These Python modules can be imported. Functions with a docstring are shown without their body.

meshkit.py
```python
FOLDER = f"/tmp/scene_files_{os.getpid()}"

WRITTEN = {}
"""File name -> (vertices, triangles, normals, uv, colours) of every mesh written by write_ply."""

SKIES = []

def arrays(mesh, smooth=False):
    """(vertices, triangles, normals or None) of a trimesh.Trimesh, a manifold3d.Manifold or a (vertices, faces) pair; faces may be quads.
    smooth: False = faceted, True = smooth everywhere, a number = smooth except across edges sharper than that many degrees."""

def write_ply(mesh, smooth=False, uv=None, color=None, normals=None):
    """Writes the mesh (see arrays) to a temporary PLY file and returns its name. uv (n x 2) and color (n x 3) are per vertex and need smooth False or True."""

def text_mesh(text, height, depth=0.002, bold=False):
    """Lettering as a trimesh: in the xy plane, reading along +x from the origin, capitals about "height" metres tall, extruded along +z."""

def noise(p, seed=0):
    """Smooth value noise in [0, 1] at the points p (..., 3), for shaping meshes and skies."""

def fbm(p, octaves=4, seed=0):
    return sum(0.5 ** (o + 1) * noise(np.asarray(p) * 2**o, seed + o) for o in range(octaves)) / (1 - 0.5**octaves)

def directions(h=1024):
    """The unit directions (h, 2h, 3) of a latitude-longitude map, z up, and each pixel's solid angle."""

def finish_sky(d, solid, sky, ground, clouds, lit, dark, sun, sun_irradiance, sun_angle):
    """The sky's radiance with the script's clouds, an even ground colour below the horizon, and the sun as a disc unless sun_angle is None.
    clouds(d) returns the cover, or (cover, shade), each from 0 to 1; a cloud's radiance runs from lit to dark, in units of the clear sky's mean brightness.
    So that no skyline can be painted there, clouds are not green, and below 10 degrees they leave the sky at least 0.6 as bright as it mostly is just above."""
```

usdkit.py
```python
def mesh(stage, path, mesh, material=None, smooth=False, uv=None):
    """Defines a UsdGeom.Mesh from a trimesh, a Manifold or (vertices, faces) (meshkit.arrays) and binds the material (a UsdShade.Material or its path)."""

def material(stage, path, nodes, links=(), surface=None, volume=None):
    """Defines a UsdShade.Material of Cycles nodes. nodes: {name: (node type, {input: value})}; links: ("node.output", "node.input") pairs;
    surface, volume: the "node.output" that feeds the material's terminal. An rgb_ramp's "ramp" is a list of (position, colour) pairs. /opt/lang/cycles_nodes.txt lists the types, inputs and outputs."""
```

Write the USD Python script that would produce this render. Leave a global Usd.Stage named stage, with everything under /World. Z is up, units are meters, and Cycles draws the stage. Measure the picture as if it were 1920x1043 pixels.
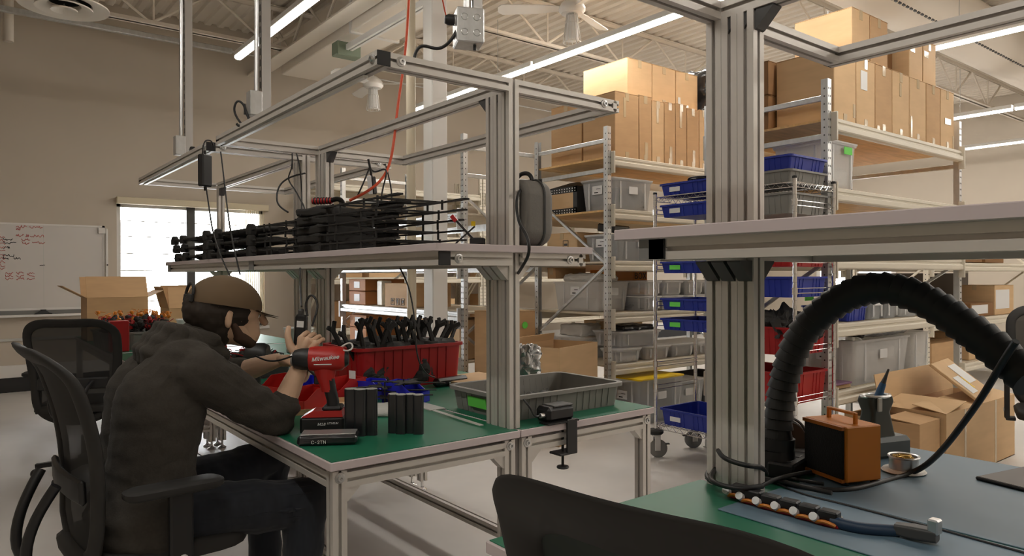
import math, random
import numpy as np, trimesh, manifold3d as m3, usdkit, meshkit
from pxr import Usd, UsdGeom, UsdLux, UsdShade, Gf, Sdf
from shapely.geometry import Polygon, Point
from shapely.ops import unary_union

# ---------------------------------------------------------------- camera, sky, light, exposure
stage = Usd.Stage.CreateInMemory()
UsdGeom.SetStageUpAxis(stage, 'Z'); UsdGeom.SetStageMetersPerUnit(stage, 1.0)
UsdGeom.Xform.Define(stage, '/World'); UsdGeom.Scope.Define(stage, '/World/Looks')
YAW, PIT, ROL, EYE, FPX = 0.6636, -0.0032, -0.003, (-0.842, -1.922, 1.2855), 1336.0
def _cam():
    d = np.array([math.sin(YAW)*math.cos(PIT), math.cos(YAW)*math.cos(PIT), math.sin(PIT)])
    r = np.array([math.cos(YAW), -math.sin(YAW), 0]); u = np.cross(r, d)
    R = r*math.cos(ROL)+u*math.sin(ROL); U = -r*math.sin(ROL)+u*math.cos(ROL)
    c = UsdGeom.Camera.Define(stage, '/World/camera')
    m = Gf.Matrix4d(*R, 0, *U, 0, *(-d), 0, *EYE, 1)
    c.AddTransformOp().Set(m)
    c.CreateHorizontalApertureAttr(36.0); c.CreateFocalLengthAttr(36.0*FPX/1920)
    c.CreateClippingRangeAttr(Gf.Vec2f(0.03, 500)); c.CreateExposureAttr(EXPOSURE)
EXPOSURE = 1.5
STRIP = 12.0            # strength of the strip lights' diffusers
SKY = 2.2               # overcast daylight outside the window
_cam()
sky = UsdLux.DomeLight.Define(stage, '/World/overcast_sky'); sky.CreateIntensityAttr(SKY); sky.CreateColorAttr(Gf.Vec3f(.95, .98, 1.0))

# ---------------------------------------------------------------- mesh helpers
rng = np.random.default_rng(7)
def TM(v, f): return trimesh.Trimesh(np.asarray(v, float), np.asarray(f, int), process=False)
def cat(*ms):
    ms = [m for x in ms for m in (x if isinstance(x, (list, tuple)) else [x])]
    return trimesh.util.concatenate(ms) if len(ms) > 1 else ms[0]
_S = np.array([(a, b, c) for a in (-1, 1) for b in (-1, 1) for c in (-1, 1)], float)
def _chamfer_faces():
    v = np.concatenate([_S*np.array(k) for k in ((1, .8, .8), (.8, 1, .8), (.8, .8, 1))])
    h = trimesh.convex.convex_hull(v)
    t = {tuple(np.round(p, 3)): i for i, p in enumerate(v)}
    idx = [t[tuple(np.round(p, 3))] for p in h.vertices]
    return np.array(idx)[h.faces]
_CF = _chamfer_faces()
def bx(x0, y0, z0, x1, y1, z1, b=0.0):
    a, c = np.array([x0, y0, z0], float), np.array([x1, y1, z1], float)
    a, c = np.minimum(a, c), np.maximum(a, c)
    m, h = (a+c)/2, (c-a)/2
    if b <= 0:
        t = trimesh.creation.box(extents=c-a); t.apply_translation(m); return t
    b = min(b, .45*2*h.min())
    v = np.concatenate([_S*(h-b*np.array(k)) for k in ((0, 1, 1), (1, 0, 1), (1, 1, 0))])+m
    return TM(v, _CF.copy())
def mv(m, x=0, y=0, z=0, rx=0, ry=0, rz=0, s=None):
    m = m.copy()
    if s is not None: m.vertices = m.vertices*np.array(s)
    for a, ax in ((rx, (1, 0, 0)), (ry, (0, 1, 0)), (rz, (0, 0, 1))):
        if a: m.apply_transform(trimesh.transformations.rotation_matrix(math.radians(a), ax))
    m.apply_translation((x, y, z)); return m
def tube(pts, r, n=8, closed=False, caps=True):
    p = np.asarray(pts, float); k = len(p)
    if closed: t = np.roll(p, -1, 0)-np.roll(p, 1, 0)
    else: t = np.gradient(p, axis=0)
    t /= np.linalg.norm(t, axis=1, keepdims=True)+1e-12
    a = np.cross(t[0], [0, 0, 1.0]);
    if np.linalg.norm(a) < .2: a = np.cross(t[0], [1.0, 0, 0])
    A = []
    for i in range(k):
        a = a-t[i]*(a@t[i]); a /= np.linalg.norm(a)+1e-12; A.append(a)
    A = np.array(A); B = np.cross(t, A); an = np.arange(n)*2*np.pi/n
    R = np.broadcast_to(np.asarray(r, float), (k,))
    v = (p[:, None]+R[:, None, None]*(np.cos(an)[None, :, None]*A[:, None]+np.sin(an)[None, :, None]*B[:, None])).reshape(-1, 3)
    f = []
    for i in range(k if closed else k-1):
        j = (i+1) % k
        for q in range(n):
            w = (q+1) % n; f += [(i*n+q, i*n+w, j*n+w), (i*n+q, j*n+w, j*n+q)]
    if caps and not closed:
        v = np.vstack([v, p[0], p[-1]]); c0, c1 = k*n, k*n+1
        for q in range(n):
            w = (q+1) % n; f += [(c0, w, q), (c1, (k-1)*n+q, (k-1)*n+w)]
    return TM(v, f)
def spline(pts, n=40, closed=False):
    from scipy.interpolate import CubicSpline
    p = np.asarray(pts, float)
    if closed: p = np.vstack([p, p[:1]])
    s = np.concatenate([[0], np.cumsum(np.linalg.norm(np.diff(p, axis=0), axis=1))])
    c = CubicSpline(s, p, bc_type='periodic' if closed else 'natural')
    return c(np.linspace(0, s[-1], n+1)[:-1] if closed else np.linspace(0, s[-1], n))
def lathe(prof, n=24):
    P = np.asarray(prof, float); an = np.arange(n)*2*np.pi/n
    v = np.stack([P[:, 0][:, None]*np.cos(an), P[:, 0][:, None]*np.sin(an), np.broadcast_to(P[:, 1][:, None], (len(P), n))], -1).reshape(-1, 3)
    f = []
    for i in range(len(P)-1):
        for q in range(n):
            w = (q+1) % n; f += [(i*n+q, i*n+w, (i+1)*n+w), (i*n+q, (i+1)*n+w, (i+1)*n+q)]
    return TM(v, f)
def prism(poly, h, z=0):
    poly = poly if hasattr(poly, 'exterior') else Polygon(poly)
    m = trimesh.creation.extrude_polygon(poly, h, engine='earcut'); m.apply_translation((0, 0, z)); return m
def along(m, p, q, roll=0):
    """a mesh built along +z from 0 to |q-p| laid from p to q"""
    p, q = np.array(p, float), np.array(q, float); t = q-p; t /= np.linalg.norm(t)
    up = np.array([0, 0, 1.0]) if abs(t[2]) < .95 else np.array([0, 1.0, 0])
    a = np.cross(up, t); a /= np.linalg.norm(a); b = np.cross(t, a)
    c, s = math.cos(roll), math.sin(roll)
    M = np.eye(4); M[:3, 0], M[:3, 1], M[:3, 2], M[:3, 3] = a*c+b*s, -a*s+b*c, t, p
    m = m.copy(); m.apply_transform(M); return m
def bar(p, q, w, h=None):
    h = h or w; L = float(np.linalg.norm(np.array(q, float)-np.array(p, float)))
    return along(bx(-w/2, -h/2, 0, w/2, h/2, L), p, q)
def slotpoly(s=.0225, o=.005, dp=.012, wi=.009):
    P = []
    for k in range(4):
        c, n = math.cos(k*math.pi/2), math.sin(k*math.pi/2)
        for x, y in ((s, -s), (s, -o), (s-.004, -o), (s-.004, -wi), (s-dp, -wi), (s-dp, wi), (s-.004, wi), (s-.004, o), (s, o)):
            P.append((x*c-y*n, x*n+y*c))
    return Polygon(P)
_SP = slotpoly()
def tslot(p, q):
    L = float(np.linalg.norm(np.array(q, float)-np.array(p, float)))
    return along(prism(_SP, L), p, q)
def rrect(w, d, r, n=4):
    P = []
    for cx, cy, a0 in ((w/2-r, d/2-r, 0), (-w/2+r, d/2-r, 90), (-w/2+r, -d/2+r, 180), (w/2-r, -d/2+r, 270)):
        for k in range(n+1):
            a = math.radians(a0+90*k/n); P.append((cx+r*math.cos(a), cy+r*math.sin(a)))
    return P
def loft(rings, cap=True):
    n = len(rings[0]); v = np.vstack(rings); f = []
    for i in range(len(rings)-1):
        for q in range(n):
            w = (q+1) % n; f += [(i*n+q, i*n+w, (i+1)*n+w), (i*n+q, (i+1)*n+w, (i+1)*n+q)]
    if cap:
        c0 = len(v); v = np.vstack([v, rings[0].mean(0), rings[-1].mean(0)])
        for q in range(n):
            w = (q+1) % n; f += [(c0, w, q), (c0+1, (len(rings)-1)*n+q, (len(rings)-1)*n+w)]
    return TM(v, f)
def ring(w, d, r, z, n=4): return np.array([(x, y, z) for x, y in rrect(w, d, r, n)])
def tub(w, d, h, wall=.003, taper=.93, rim=.012, rimh=.012, r=.02, ribs=0):
    """an open moulded tub standing on z=0, outer rim w x d"""
    b = (w-2*rim, d-2*rim)
    rs = [ring(b[0]*taper, b[1]*taper, r*.8, 0), ring(*b, r, h-rimh), ring(w, d, r+rim, h-rimh), ring(w, d, r+rim, h), ring(b[0]-2*wall, b[1]-2*wall, r, h), ring((b[0]-2*wall)*taper, (b[1]-2*wall)*taper, r*.7, wall)]
    m = loft(rs)
    if ribs:
        R = []
        for ax, L, D in ((0, b[0], b[1]), (1, b[1], b[0])):
            nn = max(3, int(L/ribs))
            for k in range(nn):
                t = (k+.5)/nn-.5
                if abs(t) > .43 or abs(t) < .09: continue
                for s in (-1, 1):
                    q0 = bx(-.006, -.0035, .004, .006, .0035, h-rimh)
                    tx = s*(D/2)*taper
                    q0.vertices[:, 1] += s*(D/2)*(taper+(1-taper)*q0.vertices[:, 2]/h)
                    q0.vertices[:, 0] += t*L*taper
                    if ax: q0.vertices = q0.vertices[:, [1, 0, 2]]; q0.invert()
                    R.append(q0)
        m = cat(m, R)
    return m

# ---------------------------------------------------------------- scene helpers
_n = {}
def num(parent, name):
    k = parent+'/'+name; i = _n.get(k, -1)+1; _n[k] = i
    return k if i == 0 else f'{k}_{i:03d}'
def _tag(p, label=None, cat_=None, group=None, kind=None):
    for k, v in (('label', label), ('category', cat_), ('group', group), ('kind', kind)):
        if v: p.SetCustomDataByKey(k, v)
def _ops(p, loc, rz=0, rot=None):
    x = UsdGeom.Xformable(p); x.ClearXformOpOrder()
    x.AddTranslateOp().Set(Gf.Vec3d(*map(float, loc)))
    r = rot or (0, 0, rz)
    x.AddRotateXYZOp().Set(Gf.Vec3f(*map(float, r)))
def thing(name, label, cat_, loc=(0, 0, 0), rz=0, group=None, rot=None, kind=None):
    p = UsdGeom.Xform.Define(stage, num('/World', name)).GetPrim(); _ops(p, loc, rz, rot); _tag(p, label, cat_, group, kind); return p
def part(t, name, mesh, m, smooth=False, label=None, kind=None):
    p = usdkit.mesh(stage, num(str(t.GetPath()), name), mesh, M[m], smooth=smooth).GetPrim(); _tag(p, label, kind=kind); return p
def one(name, label, cat_, mesh, m, loc=(0, 0, 0), rz=0, group=None, smooth=False, rot=None, kind=None):
    p = usdkit.mesh(stage, num('/World', name), mesh, M[m], smooth=smooth).GetPrim(); _ops(p, loc, rz, rot); _tag(p, label, cat_, group, kind); return p
def struct(name, mesh, m, smooth=False, t=None):
    p = usdkit.mesh(stage, num('/World' if t is None else str(t.GetPath()), name), mesh, M[m], smooth=smooth).GetPrim()
    if t is None: _tag(p, kind='structure')
    return p
def dup(src, loc, rz=0, label=None, group=None, rot=None):
    was = src.GetCustomData(); name = src.GetName()
    if name[-4:-3] == '_' and name[-3:].isdigit(): name = name[:-4]
    p = (UsdGeom.Mesh if src.GetTypeName() == 'Mesh' else UsdGeom.Xform).Define(stage, num('/World', name)).GetPrim()
    p.GetReferences().AddInternalReference(src.GetPath())
    _ops(p, loc, rz, rot); _tag(p, label or was.get('label'), was.get('category'), group or was.get('group'))
    if src.GetTypeName() != 'Mesh': p.SetInstanceable(True)
    return p

# ---------------------------------------------------------------- materials
M = {}
def mat(name, col, rough=.5, metal=0., amt=0., scale=(8, 8, 8), detail=4, bump=0., bscale=None, spec=.5, sheen=0., coat=0., trans=None, subs=0.):
    N = {'p': ('principled_bsdf', {'base_color': col, 'roughness': rough, 'metallic': metal, 'specular_ior_level': spec, 'sheen_weight': sheen, 'coat_weight': coat})}
    L = []
    if amt or bump:
        N['tc'] = ('texture_coordinate', {}); N['mp'] = ('mapping', {'scale': scale}); N['n'] = ('noise_texture', {'scale': 1., 'detail': detail, 'roughness': .6})
        L += [('tc.object', 'mp.vector'), ('mp.vector', 'n.vector')]
        if amt:
            c = np.array(col); N['r'] = ('rgb_ramp', {'ramp': [(.25, tuple(c*(1-amt))), (.75, tuple(np.minimum(c*(1+amt), 1)))]})
            L += [('n.fac', 'r.fac'), ('r.color', 'p.base_color')]
        if bump:
            N['b'] = ('bump', {'strength': bump, 'distance': .01})
            if bscale:
                N['mp2'] = ('mapping', {'scale': bscale}); N['n2'] = ('noise_texture', {'scale': 1., 'detail': 3}); L += [('tc.object', 'mp2.vector'), ('mp2.vector', 'n2.vector'), ('n2.fac', 'b.height')]
            else: L += [('n.fac', 'b.height')]
            L += [('b.normal', 'p.normal')]
    out = 'p.BSDF'
    if subs: N['p'][1].update({'subsurface_weight': subs, 'subsurface_scale': .01})
    if trans is not None:
        N['t'] = ('transparent_bsdf', {'color': (.97, .97, .97)}); N['mx'] = ('mix_closure', {'fac': 1-trans})
        L += [('t.BSDF', 'mx.closure1'), ('p.BSDF', 'mx.closure2')]; out = 'mx.closure'
    M[name] = usdkit.material(stage, '/World/Looks/'+name, N, L, surface=out)
def emit(name, col, s): M[name] = usdkit.material(stage, '/World/Looks/'+name, {'e': ('emission', {'color': col, 'strength': s})}, [], surface='e.emission')
emit('lamp', (1., .955, .88), STRIP)
mat('alu', (.63, .60, .56), .42, .35, .015, (30, 30, 30))
mat('chrome', (.78, .78, .78), .16, 1.)
mat('steel', (.62, .62, .62), .3, .9)
mat('galv', (.62, .63, .63), .35, .7, .12, (25, 25, 12))
mat('cream', (.66, .61, .51), .42)
mat('lam', (.58, .505, .515), .5)
mat('green', (.012, .155, .085), .42, 0, .1, (5, 5, 5))
mat('blue_mat', (.12, .19, .25), .5, 0, .08, (3, 3, 3))
mat('wall', (.53, .465, .385), .75, 0, .03, (1.5, 1.5, 1.5), bump=.06, bscale=(60, 60, 60))
mat('ceil', (.74, .67, .58), .7)
mat('white', (.72, .70, .67), .5)
mat('board', (.62, .59, .56), .25)
mat('floor', (.60, .575, .55), .5, 0, .10, (1.1, 1.1, 1.1), 6, bump=.04, bscale=(9, 9, 9))
mat('black', (.012, .012, .013), .45)
mat('soft_black', (.018, .017, .016), .7)
mat('rubber', (.02, .02, .02), .6)
mat('dark_grey', (.055, .055, .055), .5)
mat('grey', (.20, .20, .195), .45)
mat('tray_grey', (.23, .225, .21), .5)
mat('tray_blue', (.012, .03, .30), .4)
mat('tray_red', (.36, .008, .010), .38)
mat('red', (.45, .015, .012), .38)
mat('bin_blue', (.02, .025, .50), .38)
mat('yellow', (.85, .58, .01), .4)
mat('orange', (.62, .20, .012), .4)
mat('orange_cord', (.65, .075, .02), .45)
mat('lime', (.16, .75, .10), .6)
mat('label', (.74, .74, .74), .6)
mat('carton', (.52, .325, .165), .75, 0, .10, (3, 3, 14))
mat('carton_light', (.63, .425, .235), .75, 0, .08, (3, 3, 14))
mat('carton_dark', (.24, .12, .045), .75, 0, .08, (3, 3, 14))
mat('carton_inner', (.46, .28, .12), .8)
mat('tape', (.55, .42, .26), .18, spec=.8)
mat('osb', (.68, .43, .18), .65, 0, .22, (4, 26, 20), 5)
mat('particle', (.60, .52, .40), .65, 0, .1, (20, 20, 20))
def tote_plastic(name, col, clear):
    M[name] = usdkit.material(stage, '/World/Looks/'+name, {'p': ('principled_bsdf', {'base_color': col, 'roughness': .3}), 'tl': ('translucent_bsdf', {'color': col}), 'a': ('mix_closure', {'fac': .45}), 't': ('transparent_bsdf', {'color': (.98, .98, .98)}), 'm': ('mix_closure', {'fac': 1-clear})},
        [('p.BSDF', 'a.closure1'), ('tl.BSDF', 'a.closure2'), ('t.BSDF', 'm.closure1'), ('a.closure', 'm.closure2')], surface='m.closure')
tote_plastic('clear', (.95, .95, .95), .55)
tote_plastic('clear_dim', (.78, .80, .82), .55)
mat('clear_lid', (.82, .82, .82), .35, trans=.25)
mat('tub_white', (.75, .76, .77), .4, trans=.15)
mat('stuffing', (.60, .57, .53), .8, 0, .5, (14, 14, 14), 5)
mat('dark_stuff', (.10, .10, .105), .7, 0, .6, (16, 16, 16), 5)
mat('ink', (.03, .03, .03), .6)
mat('red_ink', (.50, .13, .12), .6)
mat('purple', (.20, .10, .18), .5)
mat('carton_rust', (.36, .13, .03), .7, 0, .12, (3, 3, 14))
emit('daylight', (.95, .97, 1.), 5.)
mat('screen', (.02, .02, .02), .2)
mat('blind', (.66, .58, .42), .7)
mat('asphalt', (.34, .34, .34), .9)
mat('beige', (.60, .52, .39), .5)
mat('dull_green', (.17, .21, .15), .6)
mat('back_panel', (.13, .11, .095), .8)
mat('bag', (.018, .019, .022), .22, coat=.3)
mat('tape_white', (.50, .50, .47), .6)
mat('foil', (.5, .5, .5), .3, .6)
mat('case_grey', (.165, .155, .14), .6, bump=.1, scale=(80, 80, 80))
mat('hose', (.008, .008, .008), .55)
mat('filter', (.012, .011, .01), .9, bump=.4, scale=(200, 200, 200))
mat('orange_dark', (.42, .12, .01), .45)
mat('station', (.09, .11, .115), .45)
mat('holder', (.035, .045, .04), .4)
mat('iron_blue', (.03, .11, .25), .5)
mat('brass', (.55, .36, .10), .35, .7)
mat('tablet_glass', (.10, .08, .07), .55)
mat('sleeve_blue', (.012, .035, .075), .5)
mat('light_blue', (.25, .45, .52), .5)
mat('skin', (.66, .44, .30), .5, 0, .05, (20, 20, 20), subs=.0)
mat('hoodie', (.042, .036, .029), .95, 0, .16, (120, 120, 120), bump=.12, bscale=(260, 260, 260), sheen=.04)
mat('denim', (.012, .015, .022), .9, 0, .35, (40, 40, 10), bump=.1, bscale=(400, 400, 400), sheen=.1)
mat('hair', (.022, .014, .009), .7)
mat('beard', (.06, .03, .018), .8)
mat('cap', (.13, .085, .045), .85)
mat('chair_mesh_dense', (.010, .010, .010), .8, trans=.03)
mat('chair_mesh', (.012, .012, .012), .8, trans=.09)
# ================================================================= THE SETTING
XL, XR, YN, YB, ZC = -5.0, 14.3, -6.0, 7.8, 4.55
struct('floor', bx(XL, YN, -.1, XR, YB, 0), 'floor')
WX0, WX1, WZ0, WZ1 = .70, 2.48, .62, 2.19
struct('wall_back', cat(bx(XL, YB, 0, WX0, YB+.2, ZC+.2), bx(WX1, YB, 0, XR, YB+.2, ZC+.2), bx(WX0, YB, 0, WX1, YB+.2, WZ0), bx(WX0, YB, WZ1, WX1, YB+.2, ZC+.2)), 'wall')
struct('wall_left', bx(XL-.2, YN, 0, XL, YB, ZC+.2), 'wall')
struct('wall_right', bx(XR, YN, 0, XR+.2, YB, ZC+.2), 'wall')
struct('wall_front', bx(XL, YN-.2, 0, XR, YN, ZC+.2), 'wall')
struct('baseboard_back', bx(XL, YB-.02, .16, XR, YB, .30, .004), 'white')
struct('trim_001', bx(XL, YB-.025, 0, XR, YB, .16), 'black')
# corrugated steel roof deck, flutes running along y
xs = []; x = XL
while x < XR:
    xs += [(x, ZC), (x+.07, ZC), (x+.09, ZC+.03), (x+.14, ZC+.03)]; x += .16
P = np.array(xs); n = len(P)
v = np.vstack([np.c_[P[:, 0], np.full(n, YN), P[:, 1]], np.c_[P[:, 0], np.full(n, YB), P[:, 1]]])
f = [q for i in range(n-1) for q in ((i, i+1, n+i+1), (i, n+i+1, n+i))]
struct('ceiling', cat(TM(v, f), bx(XL, YN, ZC+.06, XR, YB, ZC+.2)), 'ceil')
# window
w = thing('window_1', None, None, kind='structure')
part(w, 'window_frame', cat(bx(WX0, YB+.05, WZ0, WX0+.05, YB+.12, WZ1), bx(WX1-.05, YB+.05, WZ0, WX1, YB+.12, WZ1), bx(WX0, YB+.05, WZ0, WX1, YB+.12, WZ0+.05), bx(WX0, YB+.05, WZ1-.05, WX1, YB+.12, WZ1)), 'white')
part(w, 'mullion', bx(1.50, YB+.03, WZ0, 1.60, YB+.12, WZ1, .004), 'dark_grey')
part(w, 'window_sill', bx(WX0-.05, YB-.06, WZ0-.04, WX1+.05, YB+.05, WZ0, .006), 'white')
M['pane'] = usdkit.material(stage, '/World/Looks/pane', {'f': ('fresnel', {'IOR': 1.4}), 't': ('transparent_bsdf', {}), 'g': ('glossy_bsdf', {'roughness': .02}), 'm': ('mix_closure', {})}, [('f.fac', 'm.fac'), ('t.BSDF', 'm.closure1'), ('g.BSDF', 'm.closure2')], surface='m.closure')
for z in (.98, 1.17, 1.36, 1.57, 1.78, 1.97): part(w, 'glazing_bar', bx(WX0+.05, YB+.075, z, WX1-.05, YB+.09, z+.007), 'white')
part(w, 'pane', bx(WX0+.05, YB+.08, WZ0+.05, 1.5, YB+.086, WZ1-.05), 'pane')
part(w, 'pane', bx(1.6, YB+.08, WZ0+.05, WX1-.05, YB+.086, WZ1-.05), 'pane')
b = thing('vertical_blind', 'cream vertical window blind drawn aside to the right of the window', 'blind', (0, 0, 0))

part(b, 'headrail', bx(WX0-.01, YB-.10, WZ1-.02, WX1+.03, YB-.01, WZ1+.06, .004), 'blind')
for i in range(9):
    part(b, 'vane', mv(bx(-.045, -.0015, 0, .045, .0015, WZ1-WZ0), 2.22+i*.028, YB-.05, WZ0-.01, rz=68), 'blind')
# outside the window

struct('ground_outside', bx(-40, YB+.25, -.4, 60, 80, -.3), 'asphalt')
# open-web roof joists, along x
def joist(y, z0=4.03, z1=ZC-.01, x0=XL, x1=XR):
    t = thing('roof_joist', None, None, kind='structure')
    for k in (-1, 1):
        part(t, 'bottom_chord', cat(bx(x0, y+k*.012, z0, x1, y+k*.055, z0+.006), bx(x0, y+k*.012, z0, x1, y+k*.018, z0+.05)), 'ceil')
        part(t, 'top_chord', cat(bx(x0, y+k*.012, z1-.006, x1, y+k*.055, z1), bx(x0, y+k*.012, z1-.05, x1, y+k*.018, z1)), 'ceil')
    s = 1.3; webs = []; x = x0
    while x < x1-s:
        webs += [tube([(x, y, z1-.02), (x+s/2, y, z0+.02)], .016, 6), tube([(x+s/2, y, z0+.02), (x+s, y, z1-.02)], .016, 6), tube([(x+s/2+.03, y, z0+.02), (x+s/2+.03, y, z1-.02)], .011, 6)]; x += s
    part(t, 'web', cat(webs), 'ceil')
    return t
for y in (6.62, 4.56, 2.50, .44, -1.62, -3.68): joist(y)
# strip lights in rows along y
def strip(L=2.42):
    t = thing('strip_light', 'x', 'light', (0, 0, 0), group=None)
    part(t, 'housing', bx(-.04, 0, .02, .04, L, .07, .004), 'white')
    part(t, 'diffuser', prism([(-.036, .022), (-.033, .004), (-.018, -.008), (.018, -.008), (.033, .004), (.036, .022)], L-.006).apply_transform(np.array([[1, 0, 0, 0], [0, 0, 1, .003], [0, 1, 0, 0], [0, 0, 0, 1.]])), 'lamp')
    for yy in (.6, L-.6):
        part(t, 'hanger', tube([(0, yy, .07), (0, yy, .66)], .0035, 6), 'steel')
    return t
ZL = 3.375
ROWS = [(-1.18, 4.62, 'over the whiteboard'), (1.31, 5.12, 'over the left benches'), (3.76, 6.05, 'beyond the tall cartons'), (6.34, 6.2, 'right of the duct'), (9.77, 6.2, 'second from far right'), (12.5, 6.2, 'farthest right')]
first = None
for rx, y1, where in ROWS:
    k = 0; y = y1
    while y > -4.0 and k < 5:
        y -= 2.45
        lab = f'strip light, {["first", "second", "third", "fourth", "fifth"][k]} from the window wall, in the row {where}'
        if rx < 3 and k not in ((1, 2, 3, 4) if rx < 0 else (0, 4)): k += 1; continue
        if first is None: first = strip(); _ops(first, (rx, y, ZL)); _tag(first, lab, 'light', 'suspended strip lights')
        else: dup(first, (rx, y, ZL), label=lab, group='suspended strip lights')
        k += 1
# column, duct work, fans
c = thing('steel_column', 'square white steel column standing among the racks, pale beige pipe beside it', 'column', (2.36, 3.22, 0))
part(c, 'shaft', bx(-.075, -.075, 0, .075, .075, 4.0, .008), 'white')
part(c, 'base_plate', bx(-.10, -.10, 0, .10, .10, .02), 'white')
part(c, 'bearing_plate', cat(bx(-.1, -.09, 3.72, .2, -.078, 3.98), bx(-.1, .078, 3.72, .2, .09, 3.98)), 'white')

one('drain_pipe', 'pale beige vertical pipe clipped beside the white column', 'pipe', tube([(0, 0, 0), (0, 0, 3.97)], .04, 16), 'beige', (2.19, 3.33, 0), smooth=40)
g = thing('roof_girder', None, None, kind='structure')
part(g, 'girder_flange', cat(bx(2.26, YN, 3.98, 2.46, YB, 4.0), bx(2.26, YN, 4.42, 2.46, YB, 4.44)), 'ceil')
part(g, 'girder_web', cat([tube([(2.36, y, 4.43), (2.36, y+.5, 4.0), (2.36, y+1.0, 4.43)], .018, 6) for y in np.arange(YN, YB-1, 1.0)]), 'ceil')
d = thing('round_duct', 'wide round cream air duct hanging under the roof at upper right', 'duct', (0, 0, 0))
part(d, 'duct_sleeve', mv(lathe([(.0, 0), (.33, 0), (.33, 9.2), (0, 9.2)], 40), 4.9, 1.45, 4.21, ry=90), 'ceil', smooth=40)
part(d, 'seam_strip', cat([bx(5+k*.085, 1.235, 3.945, 5.05+k*.085, 1.255, 3.965) for k in range(104)]), 'dark_grey', kind='stuff')
d = thing('rectangular_duct', 'white box duct running under the roof beside the left strip light', 'duct', (0, 0, 0))
part(d, 'duct_sheet', bx(2.50, 3.2, 3.90, 3.05, 7.2, 4.35, .01), 'ceil'); part(d, 'duct_flange', bx(2.48, 5.1, 3.88, 3.07, 5.14, 4.37, .004), 'white')
t = thing('unlit_strip_light', 'unlit grey channel light with a dull green end box near the left duct', 'light', (2.56, 3.2, 3.75))
part(t, 'channel', cat(bx(-.04, 0, 0, -.01, 2.1, .05), bx(.01, 0, 0, .04, 2.1, .05), bx(-.04, 0, .05, .04, 2.1, .06)), 'white')

part(t, 'end_box', cat(bx(-.14, 2.1, -.06, .14, 2.25, .09, .01)), 'dull_green'); part(t, 'hanger', tube([(0, .6, .06), (0, .6, .14)], .006, 6), 'steel')
# ceiling diffuser
t = thing('air_diffuser', 'round cream ceiling air diffuser of nested rings at upper left', 'vent', (-.10, 5.20, 3.58))
for i, (r0, r1, z) in enumerate(((.34, .20, 0), (.215, .12, -.015), (.10, .0, -.03))):
    part(t, 'ring', lathe([(r1, z+.05), (r1+.01, z+.03), (r0, z), (r0, z+.012), (r1+.01, z+.045), (r1, z+.065)], 48), 'ceil', smooth=50)
part(t, 'collar', lathe([(.20, .04), (.20, .42), (0, .42)], 32), 'dark_grey', smooth=50)
one('round_branch_duct', 'cream round branch duct above the air diffuser', 'duct', mv(lathe([(0, 0), (.24, 0), (.24, 4.2), (0, 4.2)], 32), ry=-90), 'ceil', (-.3, 5.25, 4.27), smooth=40)
one('wall_pipe', 'white pipe dropping down the wall at the upper left corner', 'pipe', tube([(0, 0, 0), (0, 0, 1.2)], .05, 16), 'ceil', (-.37, 7.6, 3.86), smooth=40)
one('conduit', 'long grey metal conduit along the wall under the joists', 'conduit', cat(bx(-5, -.03, -.03, 1.9, .03, .03, .005), tube([(1.9, 0, 0), (9, 0, -.02)], .012, 8)), 'galv', (0, 7.25, 4.1))
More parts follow.
